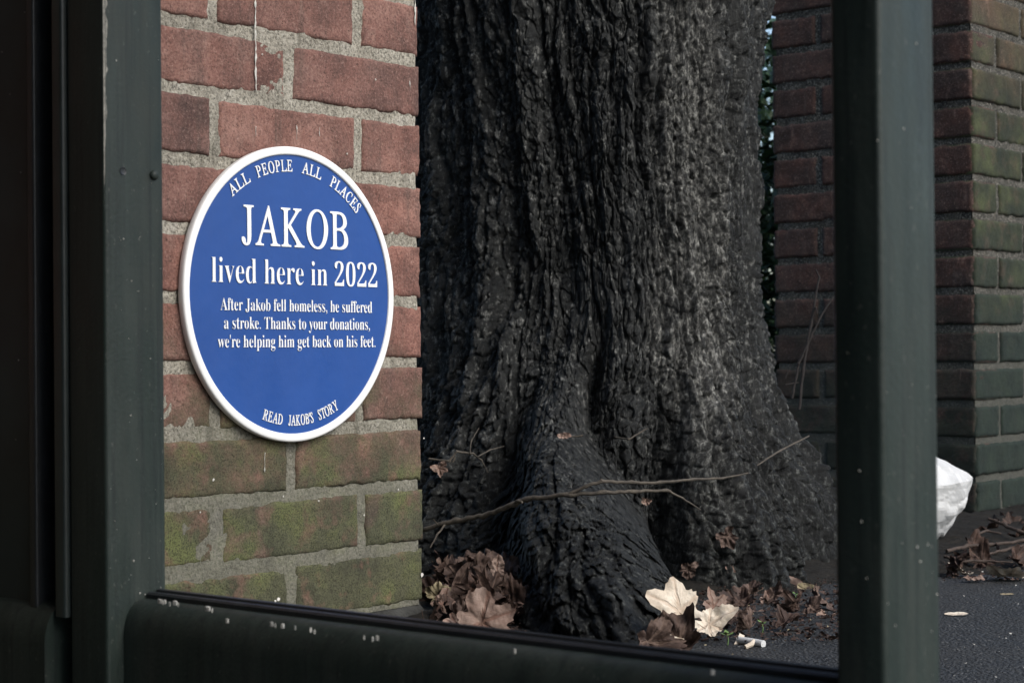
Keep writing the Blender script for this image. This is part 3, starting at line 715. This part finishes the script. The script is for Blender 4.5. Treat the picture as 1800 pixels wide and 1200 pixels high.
# white flecks and droppings
def flecks(spots, fn, nrm, name, parent):
    m = MB()
    for px, py, r, asp in spots:
        c = fn(px, py); t = nrm.cross(ZUP).normalized(); k = 7; rr = r * c.length_squared ** 0.5 / FPX if False else r * (c - Vector((0, 0, H))).length / FPX
        a = random.random() * 6; c = c - shelter.location; rr *= 0.5
        ring_ = [c + nrm * 0.0002 + (t * math.cos(a + i * 6.2832 / k) + ZUP * math.sin(a + i * 6.2832 / k) * asp) * rr * random.uniform(.7, 1.25) for i in range(k)]
        m.add([c + nrm * 0.0009] + ring_, [(0, 1 + i, 1 + (i + 1) % k) for i in range(k)])
    tag(obj(name, m.mesh(name), MAT['fleck'], parent), kind='stuff')
sp = [(204, 107, 2.4, 1.4), (278, 106, 1.4, 1), (217, 420, 2, 1.8), (231, 494, 2, 1.2), (243, 512, 2, 1), (230, 730, 1.8, 1.5), (226, 595, 1.3, 2), (264, 630, 1.5, 1.4), (213, 545, 1.3, 1), (240, 808, 1.5, 1), (202, 915, 1.6, 1.4), (235, 985, 2, 2), (262, 980, 1.5, 1), (246, 1042, 3.6, .9), (255, 1044, 2.4, 1), (282, 1032, 1.6, 1.5), (205, 930, 1.4, 1), (274, 885, 1.3, 1.6), (230, 1010, 1.6, .8), (226, 1018, 1.4, 1)]
sp += [(random.uniform(190, 286), random.uniform(300, 1035), random.uniform(.5, 1.0), random.uniform(.8, 1.8)) for _ in range(26)]
flecks(sp, lambda x, y: on_light(x, y), ER, 'paint_fleck', pL)
sp = [(1610, 77, 2.6, 1.7), (1588, 226, 3, 1.8), (1601, 365, 1.8, 1), (1612, 961, 4, 1.2), (1617, 986, 3.2, 1), (1630, 957, 2.6, 1.2), (1637, 960, 2, 1), (1573, 1099, 2.4, 1), (1637, 1109, 2.2, 1), (1646, 1044, 2.6, 1.3), (1630, 680, 2, 1), (1635, 720, 2, 1), (1602, 676, 1.6, 1), (1652, 910, 2, 1.4), (1560, 1060, 2.2, 1)]
sp += [(random.uniform(1556, 1648), random.uniform(600, 1190), random.uniform(.6, 1.3), random.uniform(.8, 1.5)) for _ in range(18)]
flecks(sp, lambda x, y: on_light(x, y, 0, CR), ER, 'paint_fleck', pR)
sp = [(1511, 827, 3, 1.1), (1524, 1016, 3, 1), (1543, 247, 3.6, .8), (1515, 916, 2.2, 1.6), (1490, 620, 1.2, 1)]
flecks(sp, lambda x, y: at_plane(x, y, CR, -D), -D, 'paint_fleck', pR)
sp = [(52, 40, 1.6, 1), (44, 22, 1.3, 1.6), (18, 166, 1.6, .6), (37, 303, 1.5, 1.5), (50, 378, 2, 1), (4, 92, 1.6, 1), (33, 633, 1.6, 1), (16, 1138, 1.4, 3), (28, 772, 1.4, 1)]
flecks([(x, y, r, a) for x, y, r, a in sp], lambda x, y: at_plane(x, y, CL + D * 0.0035, -D), -D, 'paint_fleck', shelter)
m = MB()
for px, py, r in [(281, 1053, 5), (287, 1055, 2.5), (290, 1054, 4), (298, 1058, 3), (308, 1056, 5), (313, 1059, 2), (366, 1066, 6), (373, 1069, 3), (399, 1087, 3), (478, 1093, 4), (484, 1095, 2), (497, 1096, 5), (519, 1099, 2.5), (546, 1103, 4.5), (553, 1106, 2), (640, 1116, 2), (663, 1117, 5), (655, 1119, 3), (905, 1140, 2.5), (1252, 1177, 3)]:
    gz = RT + 0.0068
    if py > 1090: gz = RT + 0.004
    c = at_ground(px, py, gz) - shelter.location; r = r * 0.8 / FPX
    k = 9; el = random.uniform(1.0, 2.6); r *= random.uniform(.5, 1.0)
    ring_ = [c + (ER * math.cos(i * 6.2832 / k) * el + D * math.sin(i * 6.2832 / k)) * r * random.uniform(.6, 1.3) for i in range(k)]
    m.add([c + ZUP * r * .5] + ring_ + [v - ZUP * .003 for v in ring_], [(0, 1 + i, 1 + (i + 1) % k) for i in range(k)] + [(1 + i, 1 + k + i, 1 + k + (i + 1) % k, 1 + (i + 1) % k) for i in range(k)])
tag(obj('dropping_fleck', m.mesh('fl'), MAT['fleck'], r1), kind='stuff')

# ------------------------------------------------------------------ leaves
def leaf_mesh(kind, size, curl, fold, crumple, seed, rings=7, seg=66, stalk=0.5):
    """a dry leaf: lobed outline, veins as an attribute, curled and crumpled"""
    r_ = np.random.default_rng(seed)
    a = np.linspace(0, 2 * math.pi, seg, endpoint=False)          # 0 = tip, pi = stalk
    if kind == 'maple':
        axes = [0, 0.95, -0.95, 1.95, -1.95]; lens_ = [0.40, 0.34, 0.34, 0.2, 0.2]
        R = np.full(seg, 0.56)
        for ax_, l_ in zip(axes, lens_):
            l_ = l_ * r_.uniform(0.7, 1.1)
            d = np.abs((a - ax_ + math.pi) % (2 * math.pi) - math.pi); R = np.maximum(R, 0.56 + l_ * np.clip(1 - (d / 0.55), 0, 1) ** 0.9)
        R += 0.05 * np.abs(np.sin(a * 13 + seed))
        R *= (0.94 + 0.12 * r_.random(seg)) * (1 + 0.42 * vn(np.cos(a) * 1.3 + seed * 3.7, np.sin(a) * 1.3, seed + 4))
        R *= 1 - 0.5 * np.exp(-(((a - math.pi)) / 0.2) ** 2)
    else:
        axes = [0.0, math.pi]
        R = 1.0 / np.sqrt((np.cos(a) / 1.0) ** 2 + (np.sin(a) / 0.45) ** 2); R *= 0.97 + 0.06 * r_.random(seg)
    V = [(0, 0)]; vein = [1.0]; rr = [0.0]
    for i in range(1, rings + 1):
        t = i / rings
        for k in range(seg):
            V.append((math.cos(a[k]) * R[k] * t, math.sin(a[k]) * R[k] * t))
            d = min(abs((a[k] - x + math.pi) % (2 * math.pi) - math.pi) for x in axes)
            vein.append(1.0 if d * R[k] * t < 0.045 else 0.0); rr.append(t)
    V = np.array(V); x, y = V[:, 0], V[:, 1]
    z = curl * (x ** 2) * 0.5 + fold * np.abs(y) + 0.35 * curl * y * y * np.sign(fold if fold else 1)
    z = z + crumple * fbm(x * 1.9 + seed, y * 1.9, seed, 3) + 0.35 * crumple * fbm(x * 6 + seed, y * 6, seed + 1, 2)
    # roll the tip over
    P = np.stack([x, y, z], 1) * size
    F = [(0, 1 + k, 1 + (k + 1) % seg) for k in range(seg)]
    for i in range(rings - 1):
        b = 1 + i * seg
        F += [(b + k, b + seg + k, b + seg + (k + 1) % seg, b + (k + 1) % seg) for k in range(seg)]
    m = MB(); m.add(P, F); nv = len(m.v)
    if stalk:
        z0 = z[0] * size
        m.tube([(0, 0, z0), (-0.35 * size, 0.02 * size, z0 - .02 * size), (-(0.35 + stalk) * size, 0.1 * size, z0 + 0.03 * size)], [0.022 * size, 0.016 * size, 0.012 * size], 5)
    me = m.mesh('leaf')
    at_ = me.attributes.new('vein', 'FLOAT', 'POINT')
    vals = np.ones(len(m.v), np.float32); vals[:nv] = vein; at_.data.foreach_set('value', vals)
    return me
def leaf(name, me, mat, loc, rot, label, group=None, cat='leaf'):
    o = obj(name, me, MAT[mat], None); o.location = loc; o.rotation_euler = rot
    return tag(o, label, cat, group)
rd = math.radians
G = lambda px, py, z=0.0: at_ground(px, py, z)
# pale leaf in front of the big root and its neighbours
def leafpx(px, py, z, kind, size, rot, mat, label, curl=0.3, fold=0.1, crumple=0.15, seed=1, stalk=0.5, group=None):
    return leaf('dry_leaf', leaf_mesh(kind, size, curl, fold, crumple, seed, stalk=stalk), mat, G(px, py, z), tuple(rd(v) for v in rot), label, group)
def leafv(px, py, Yd, kind, size, tip, face, mat, label, curl=0.3, fold=0.1, crumple=0.15, seed=1, stalk=0.5, yaw=0.0, group=None):
    """a leaf at a depth; tip = direction of its tip (degrees), face = 0 flat on the ground .. 1 standing upright, yaw turns it about the vertical"""
    ph = face * math.pi / 2; al = rd(tip)
    up = Vector((0, math.cos(ph), math.sin(ph))); rt = Vector((1, 0, 0)); nn = Vector((0, -math.sin(ph), math.cos(ph)))
    xa = rt * math.cos(al) + up * math.sin(al); ya = nn.cross(xa)
    Mx = Matrix.Rotation(rd(yaw), 3, 'Z') @ Matrix((xa, ya, nn)).transposed()
    return leaf('dry_leaf', leaf_mesh(kind, size, curl, fold, crumple, seed, stalk=stalk), mat, at_depth(px, py, Yd), Mx.to_euler(), label, group)
leafv(1196, 1074, 2.09, 'maple', 0.044, 150, .70, 'leaf_cream', 'large pale cream leaf propped upright against the big root', .2, .05, .12, 3, .45, 12)
leafv(1246, 1096, 2.14, 'maple', 0.031, -25, .55, 'leaf_cream', 'pale cream leaf lying just right of the large upright one', .3, .1, .2, 8, 0, -10)
leafv(1140, 1128, 2.055, 'maple', 0.032, -70, .75, 'leaf_brown', 'curled brown leaf at the foot of the big root', 1.0, .5, .5, 11, 0, 35)
leafv(1192, 1131, 2.07, 'maple', 0.031, 10, .65, 'leaf_brown', 'crumpled brown leaf below the large cream leaf', .9, .4, .55, 12, .1, -10)
leafv(1262, 1116, 2.22, 'maple', 0.026, 60, .4, 'leaf_dark', 'dark crumpled leaf beside the small green sprout', .5, .3, .5, 13, .2)
leafv(1256, 1066, 2.34, 'maple', 0.024, 100, .8, 'leaf_tan', 'reddish tan leaf standing behind the cream leaves', .3, .3, .2, 14, .5, 30)
leafv(1378, 1029, 2.62, 'oval', 0.036, 160, .7, 'leaf_tan', 'pinkish tan pointed leaf at the foot of the trunk', .2, .3, .2, 15, .1)
leafv(1424, 1038, 2.6, 'oval', 0.020, -20, .7, 'leaf_olive', 'small olive curled leaf tip next to the pointed pinkish leaf', .5, .4, .15, 16, .2)
leafv(1338, 1086, 2.36, 'maple', 0.031, 20, .55, 'leaf_brown', 'brown leaf arched over the soil right of the cream leaves', -1.0, -.3, .2, 17, .3)
leafv(1356, 1068, 2.45, 'maple', 0.022, 100, .5, 'leaf_tan', 'frayed tan leaf on the soil above the arched brown one', .3, .3, .55, 18, .1)
leafv(1452, 1087, 2.34, 'maple', 0.014, 60, .5, 'leaf_tan', 'small tan leaf scrap beside the slim post', .5, .4, .4, 19, 0)
leafv(1208, 1000, 2.52, 'maple', 0.016, 30, .9, 'leaf_brown', 'small brown leaf stuck in the crevice beside the root', .5, .2, .5, 20, 0)
leafv(1282, 1000, 2.58, 'maple', 0.009, 30, .9, 'leaf_tan', 'tiny tan leaf scrap on the base of the trunk', .5, .2, .4, 21, 0)
leafv(1135, 882, 2.33, 'maple', 0.008, 70, .9, 'leaf_tan', 'tiny tan leaf scrap hanging in the crevice under the forked twig', .5, .2, .4, 22, 0)
leafv(772, 822, 2.36, 'maple', 0.012, -80, .9, 'leaf_tan', 'tan leaf hanging from the small twig by the wall corner', .5, .4, .3, 23, .3)
leafv(1276, 942, 2.57, 'maple', 0.017, -60, .95, 'leaf_brown', 'reddish brown leaf stuck on the trunk base', .3, .3, .4, 24, 0)
leafv(992, 766, 2.52, 'oval', 0.010, 0, .8, 'leaf_tan', 'tiny tan leaf scrap on the bark above the root', .5, .3, .3, 25, 0)
# right-hand pavement
leafpx(1772, 1013, 0.006, 'maple', 0.055, (14, 0, 160), 'leaf_cream', 'long cream leaf on the pavement below the bag twigs', .3, .2, .08, 30, .2)
leafpx(1681, 1079, 0.003, 'oval', 0.016, (8, 0, 10), 'leaf_cream', 'small pale oval leaf on the pavement right of the slim post', .1, .1, .04, 31, 0)
leafpx(1770, 1044, 0.002, 'oval', 0.010, (6, 0, 0), 'leaf_olive', 'tiny pale leaf lying alone on the open pavement', .1, .1, .05, 32, 0)
leafpx(1690, 1006, 0.006, 'maple', 0.022, (20, 0, 90), 'leaf_cream', 'shredded cream leaf scrap below the white bag', .3, .3, .3, 33, .4)
leafpx(1712, 1018, 0.005, 'oval', 0.016, (18, 0, -20), 'leaf_tan', 'tan leaf scrap right of the shredded cream one', .3, .3, .3, 34, .2)
leafpx(1752, 962, 0.02, 'oval', 0.017, (75, 0, 80), 'leaf_tan', 'orange tan leaf caught upright among the twigs by the pier', .3, .3, .2, 35, .1)
for i, (px, py) in enumerate([(1690, 990), (1725, 985), (1790, 985), (1672, 1000), (1780, 925), (1760, 915), (1735, 935), (1792, 945), (1715, 965)]):
    leafpx(px, py, 0.012, 'maple', random.uniform(.025, .04), (random.uniform(10, 70), random.uniform(-30, 30), random.uniform(0, 360)), random.choice(['leaf_dark']),
           'dark withered leaf in the litter at the foot of the pier', .6, .3, .4, 60 + i, .3, group='withered leaves at the foot of the pier')
for i, (px, py) in enumerate([(1300, 1060), (1320, 1040), (1300, 1090), (1400, 1065), (1425, 1070), (1380, 1095), (1285, 1075), (1440, 1055), (1360, 1045), (1310, 1100)]):
    leafpx(px, py, 0.012, 'maple', random.uniform(.016, .03), (random.uniform(0, 60), random.uniform(-30, 30), random.uniform(0, 360)), random.choice(['leaf_dark', 'leaf_dark', 'leaf_brown']),
           'dark withered leaf scrap on the soil beneath the trunk', .6, .3, .4, 90 + i, .3, group='withered leaf scraps under the trunk')
# pile between the wall end and the root
leafv(846, 1092, 2.17, 'maple', 0.048, -35, .72, 'leaf_tan', 'big tan veined leaf leaning on top of the leaf pile', .2, .08, .14, 40, 0, -10)
leafv(802, 1100, 2.2, 'maple', 0.026, 110, .8, 'leaf_tan', 'tan folded leaf just left of the big veined leaf', .5, .5, .3, 41, .1, 30)
leafv(873, 1001, 2.33, 'oval', 0.020, 85, 1, 'leaf_tan', 'tan leaf standing on end at the top of the pile', .2, .3, .3, 42, .2, 20)
leafv(810, 1022, 2.34, 'oval', 0.028, 60, .9, 'leaf_brown', 'narrow brown curled leaf pointing up from the pile', .3, .8, .2, 43, .3, 20)
leafv(768, 1048, 2.31, 'maple', 0.020, 30, .8, 'leaf_olive', 'olive grey leaf touching the wall corner', .3, .4, .45, 44, .1)
leafv(778, 1066, 2.29, 'maple', 0.024, 20, .6, 'leaf_tan', 'pinkish tan leaf below the olive grey one', .3, .4, .45, 45, .1)
leafv(826, 1062, 2.26, 'oval', 0.020, 80, .9, 'leaf_tan', 'small upright tan leaf in the middle of the pile', .3, .5, .3, 46, .1, 20)
for i in range(46):
    px = random.uniform(755, 912); t = random.random()
    Yd = 2.22 + 0.20 * t; zz_ = 0.012 + 0.085 * t * (1 - 0.6 * abs(px - 850) / 80) * random.uniform(.6, 1)
    q = at_depth(px, 800, Yd); q.z = zz_
    leaf('dry_leaf', leaf_mesh('maple' if random.random() < .7 else 'oval', random.uniform(.018, .034), random.uniform(.2, 1.2), random.uniform(.1, .7), .5, 300 + i, stalk=.4), random.choice(['leaf_dark', 'leaf_dark', 'leaf_dark', 'leaf_brown', 'leaf_brown']),
         q, (random.uniform(.2, 1.6), random.uniform(-1, 1), random.uniform(0, 6.3)), 'withered dark brown leaf in the heap between wall end and root', 'leaves heaped beside the wall end')

# ------------------------------------------------------------------ twigs
def twig(name, label, chains, mat, group=None):
    """chains of (px, py, depth, radius in mm); the first is the main stem"""
    o = None
    root = None
    for i, ch in enumerate(chains):
        pts = []; rad = []
        for a, b in zip(ch[:-1], ch[1:]):
            for t in np.linspace(0, 1, 6, endpoint=False):
                p = at_depth(a[0] + (b[0] - a[0]) * t, a[1] + (b[1] - a[1]) * t, a[2] + (b[2] - a[2]) * t); pts.append(p)
                r = a[3] + (b[3] - a[3]) * t
                if t == 0 and len(pts) > 1: r *= 1.35
                rad.append(r / 1000)
        pts.append(at_depth(*ch[-1][:3])); rad.append(ch[-1][3] / 1000)
        for k in range(1, len(pts) - 1): pts[k] = pts[k] + Vector((random.uniform(-1, 1), 0, random.uniform(-1, 1))) * rad[k] * .35
        if root is None:
            root = thing(name, label, 'twig', pts[0], group)
        m = MB(); m.tube([p - root.location for p in pts], rad, 8)
        obj('stem' if i == 0 else 'side_shoot', m.mesh('stem'), mat, root)
    return root
twig('forked_twig', 'long forked grey brown twig reaching across the front of the trunk', [
    [(742, 931, 2.34, 3.4), (800, 915, 2.32, 3.2), (850, 906, 2.30, 3.1), (905, 884, 2.27, 3.3), (925, 877, 2.26, 3.2), (1003, 868, 2.23, 2.8), (1060, 866, 2.23, 2.5), (1115, 863, 2.24, 2.2), (1172, 861, 2.26, 1.9), (1200, 876, 2.27, 1.2), (1232, 896, 2.28, .8)],
    [(1001, 868, 2.23, 2.3), (1030, 854, 2.225, 2.2), (1056, 846, 2.225, 2.2), (1110, 848, 2.24, 2.0), (1160, 848, 2.25, 1.8), (1220, 842, 2.27, 1.6), (1270, 840, 2.29, 1.3), (1316, 831, 2.31, .9)],
    [(905, 884, 2.27, 1.6), (908, 880, 2.262, 1.8), (918, 882, 2.255, 1.5)],
    [(783, 921, 2.325, 1.3), (768, 940, 2.315, 1.1), (756, 962, 2.31, .8)],
    [(770, 922, 2.32, .8), (762, 912, 2.31, .5)]], MAT['twig'])
twig('thin_twig', 'thin bare twig in front of the trunk near the wall corner', [
    [(754, 806, 2.37, 1.5), (790, 810, 2.36, 1.5), (803, 793, 2.36, 1.5), (832, 797, 2.37, 1.2), (846, 808, 2.38, .9), (858, 830, 2.39, .6)],
    [(826, 796, 2.365, .9), (828, 775, 2.37, .8), (842, 752, 2.38, .5)], [(840, 802, 2.37, .9), (862, 790, 2.38, .7), (886, 784, 2.39, .5)], [(796, 812, 2.36, 1.3), (800, 803, 2.36, 1.0)]], MAT['twig'])
twig('thin_twig', 'thin straight twig leaning on the right flank of the trunk', [[(1330, 818, 2.62, .9), (1372, 791, 2.68, 1.3), (1422, 766, 2.74, 1.2)]], MAT['twig'])
twig('thin_twig', 'short budded twig on the bark above the root', [[(978, 764, 2.585, 1.0), (1000, 768, 2.57, 1.3), (1025, 765, 2.57, 1.2)], ], MAT['twig'])
twig('thin_twig', 'short curved twig on the bark right of the root top', [[(1082, 768, 2.58, 1.3), (1105, 772, 2.56, 1.2), (1138, 752, 2.57, .8)]], MAT['twig'])
twig('sapling', 'bare dark sapling stems in front of the far pier', [
    [(1404, 720, 3.35, 3.2), (1412, 650, 3.36, 2.8), (1425, 570, 3.37, 2.3), (1440, 487, 3.38, 1.6), (1434, 473, 3.38, 1.0)],
    [(1392, 700, 3.35, 2.4), (1404, 640, 3.36, 2.2), (1440, 560, 3.37, 1.8), (1466, 520, 3.38, 1.4)],
    [(1427, 560, 3.37, 1.4), (1434, 540, 3.37, 1.2), (1437, 552, 3.36, .8)], [(1380, 665, 3.36, 1.5), (1390, 640, 3.36, .8)], [(1404, 672, 3.36, 1.2), (1380, 676, 3.34, .8)]], MAT['dark_twig'])
twig('ground_twig', 'long bent dark twig lying on the litter below the white bag', [
    [(1664, 968, 2.93, 3.0), (1700, 960, 2.96, 3.0), (1740, 957, 2.96, 2.8), (1800, 950, 2.98, 2.5), (1850, 948, 2.98, 2.0)]], MAT['brown_twig'])
twig('ground_twig', 'upper forked dark twig in the litter against the pier foot', [
    [(1738, 911, 3.16, 2.6), (1765, 922, 3.13, 3.0), (1790, 934, 3.08, 3.0), (1840, 940, 3.05, 2.5)], [(1720, 938, 3.06, 2.0), (1735, 932, 3.07, 2.0), (1760, 938, 3.06, 1.5)]], MAT['brown_twig'])
twig('ground_twig', 'lower straight dark twig crossing the litter', [[(1730, 975, 2.86, 2.2), (1765, 966, 2.88, 2.2), (1800, 958, 2.91, 2.0), (1850, 950, 2.94, 1.6)]], MAT['brown_twig'])
twig('ground_twig', 'thin dark twig flat on the ground right of the slim post', [[(1660, 978, 2.85, 2.4), (1690, 986, 2.82, 2.4), (1730, 985, 2.82, 1.8), (1780, 988, 2.81, 1.2)]], MAT['brown_twig'])
twig('ground_twig', 'fine twig among the leaves right of the cream leaf', [[(1345, 1118, 2.33, .8), (1372, 1110, 2.36, 1.0), (1392, 1098, 2.42, 1.1), (1440, 1072, 2.55, .8)], [(1395, 1097, 2.42, .7), (1440, 1092, 2.45, .5)]], MAT['twig'])
twig('ground_twig', 'fine pale twig on the soil beside the olive leaf tip', [[(1368, 1098, 2.44, .8), (1400, 1068, 2.5, 1.0), (1440, 1052, 2.6, 1.0), (1470, 1046, 2.65, .8)]], MAT['twig'])

# ------------------------------------------------------------------ small litter
stub = thing('paper_stub', 'white rolled paper stub lying on the asphalt right of the leaves', 'litter', G(1318, 1126, 0.004))
a = G(1298, 1124, 0.005) - stub.location; b = G(1342, 1131, 0.005) - stub.location
m = MB(); m.tube([a, a.lerp(b, .5), b], [.0042, .0045, .0042], 12); obj('roll', m.mesh('roll'), MAT['paper'], stub)
m = MB(); tip = G(1300, 1112, 0.012) - stub.location
m.add([a + Vector((0, 0, .003)), tip, tip + Vector((.006, 0, -.003)), a + Vector((.004, -.002, -.004)), a + Vector((-.006, -.006, -.004))], [(0, 1, 2), (0, 2, 3), (0, 3, 4), (0, 4, 1)]); obj('torn_end', m.mesh('torn'), MAT['leaf_cream'], stub)
m = MB(); c = G(1310, 1137, 0.003) - stub.location; m.tube([c, c + Vector((.008, .004, .003)), c + Vector((.011, .012, .006))], [.0026, .003, .002], 7); obj('torn_scrap', m.mesh('scrap'), MAT['leaf_cream'], stub)
def sprout(px, py, label, n, r):
    g0 = G(px, py, 0.002); t = thing('sprout', label, 'sprout', g0); m = MB(); m.tube([(0, 0, 0), (.001, 0, .006), (0, .001, .012)], [.0007, .0006, .0005], 5); obj('stem', m.mesh('stem'), MAT['sprout'], t)
    for k in range(n):
        a = k * 6.283 / n + .5; m = MB(); u = Vector((math.cos(a), math.sin(a), .3)); v = Vector((-math.sin(a), math.cos(a), 0)); c = Vector((0, 0, .011 + .002 * (k % 2)))
        m.add([c, c + u * r * .5 + v * r * .4, c + u * r * 1.1 + Vector((0, 0, .001)), c + u * r * .5 - v * r * .4], [(0, 1, 2, 3)]); obj('leaflet', m.mesh('leaflet'), MAT['sprout'], t)
sprout(1279, 1133, 'small green clover sprout beside the brown leaves', 5, .008)
sprout(1340, 1112, 'tiny green sprout above the white paper stub', 3, .006)
sprout(1398, 1060, 'tiny green sprout left of the olive leaf tip', 4, .005)
# crumbs of bark, leaf and grit: nobody could count them
def crumbs(name, label, n, box, smin, smax, mat):
    m = MB()
    for i in range(n):
        x0, x1, y0, y1 = box; px = random.uniform(x0, x1); py = random.uniform(y0, y1)
        c = G(px, py, random.uniform(0.001, 0.01)); s_ = random.uniform(smin, smax)
        vv = [c + Vector((random.uniform(-1, 1), random.uniform(-1, 1), random.uniform(-.5, .6))) * s_ for _ in range(5)]
        m.add(vv, [(0, 1, 2), (0, 2, 3), (1, 2, 4), (2, 3, 4), (0, 1, 4), (0, 3, 4)])
    return tag(obj(name, m.mesh(name), MAT[mat], None, False), label, 'litter', kind='stuff')
crumbs('dark_debris', 'dark crumbs of bark and leaf scattered over the soil', 1300, (1150, 1475, 1000, 1125), .0015, .006, 'leaf_dark')
crumbs('pale_debris', 'pale specks of leaf and grit scattered under the trunk', 70, (1180, 1475, 1035, 1150), .0007, .0024, 'leaf_olive')
crumbs('pavement_debris', 'dark litter crumbs along the foot of the pier', 380, (1655, 1850, 905, 1020), .002, .007, 'leaf_dark')
crumbs('pavement_grit', 'pale specks of grit on the pavement right of the post', 60, (1655, 1850, 1000, 1200), .0006, .002, 'fleck')
crumbs('heap_debris', 'dark crumbs under the heaped leaves beside the wall end', 250, (755, 925, 1070, 1130), .0015, .005, 'leaf_dark')

# ------------------------------------------------------------------ white bag behind the slim post
bc = G(1612, 955, 0.006); bag = thing('paper_bag', 'crumpled white bag lying against the pier behind the slim post', 'bag', bc)
import bmesh
bm = bmesh.new(); bmesh.ops.create_icosphere(bm, subdivisions=5, radius=1.0)
pr = random.Random(5); dirs = [Vector((pr.gauss(0, 1), pr.gauss(0, 1), pr.gauss(0, 1))).normalized() for _ in range(26)]; offs = [pr.uniform(.80, 1.0) for _ in dirs]
for v in bm.verts:
    d = v.co.normalized(); r = 1.12
    for q, o_ in zip(dirs, offs):
        dp = d.dot(q)
        if dp > 0.05: r = min(r, o_ / dp)
    p = d * r
    p = Vector((p.x * 0.098, p.y * 0.075, 0.078 + p.z * 0.078))
    k = max(0.0, 1 - p.z / 0.06); p.x *= 1 - 0.38 * k; p.y *= 1 - .3 * k
    cr = float(np.abs(fbm(np.array([p.x * 26 + p.y * 9]), np.array([p.z * 26 - p.y * 13]), 41, 3))[0]) - 0.2
    p += d * 0.010 * cr
    v.co = p
zmin = min(v.co.z for v in bm.verts)
for v in bm.verts: v.co.z -= zmin
me = bpy.data.meshes.new('bag'); bm.to_mesh(me); bm.free()
bo = obj('bag_body', me, MAT['paper'], bag, False)
m = MB()                                                      # loosely twisted mouth at the hidden end
for i in range(3):
    m.tube([(-0.05, 0.01 * i, .11), (-0.085, 0.012 * i - .01, .135 + .01 * i), (-.10 - .005 * i, .015 * i - .012, .15 + .012 * i)], [.018, .009, .016], 6)
obj('twisted_mouth', m.mesh('mouth'), MAT['paper'], bag, False)

# ------------------------------------------------------------------ evergreen shrub in the gap behind the tree
shrub = thing('evergreen_shrub', 'dark glossy evergreen shrub glimpsed between the trunk and the far pier', 'shrub', (0.75, 5.0, 0))
m = MB(); cnt = 0
lv = []; ff = []
for i in range(13000):
    x = random.uniform(-1.5, 1.05) if i % 4 == 0 else random.uniform(-.35, .35); y = random.uniform(-.55, 1.7); top = 1.26 + .12 * math.sin(x * 5) + random.uniform(-.1, .1); z_ = random.uniform(.05, top)
    L = random.uniform(.045, .09); ax_ = Vector((random.uniform(-1, 1), random.uniform(-1.2, .4), random.uniform(-.8, .4))).normalized(); sd_ = ax_.cross(Vector((random.uniform(-.5, .5), random.uniform(-.5, .5), 1))).normalized(); nn = sd_.cross(ax_)
    c = Vector((x, y, z_)); wv = L * .22
    m.add([c, c + ax_ * L * .45 + sd_ * wv + nn * .006, c + ax_ * L - nn * .008, c + ax_ * L * .45 - sd_ * wv + nn * .006, c + ax_ * L * .5], [(0, 4, 1), (1, 4, 2), (0, 3, 4), (3, 2, 4)])
tag(obj('foliage', m.mesh('foliage'), MAT['evergreen'], shrub, False), kind='stuff')
m = MB()
for i in range(26):
    x = random.uniform(-1.3, .9); y = random.uniform(-.3, .5); m.tube([(x, y, 0), (x + random.uniform(-.1, .1), y, .5), (x + random.uniform(-.2, .2), y + .1, 1.1)], [.012, .008, .004], 6)
obj('stem', m.mesh('stem'), MAT['dark_twig'], shrub)
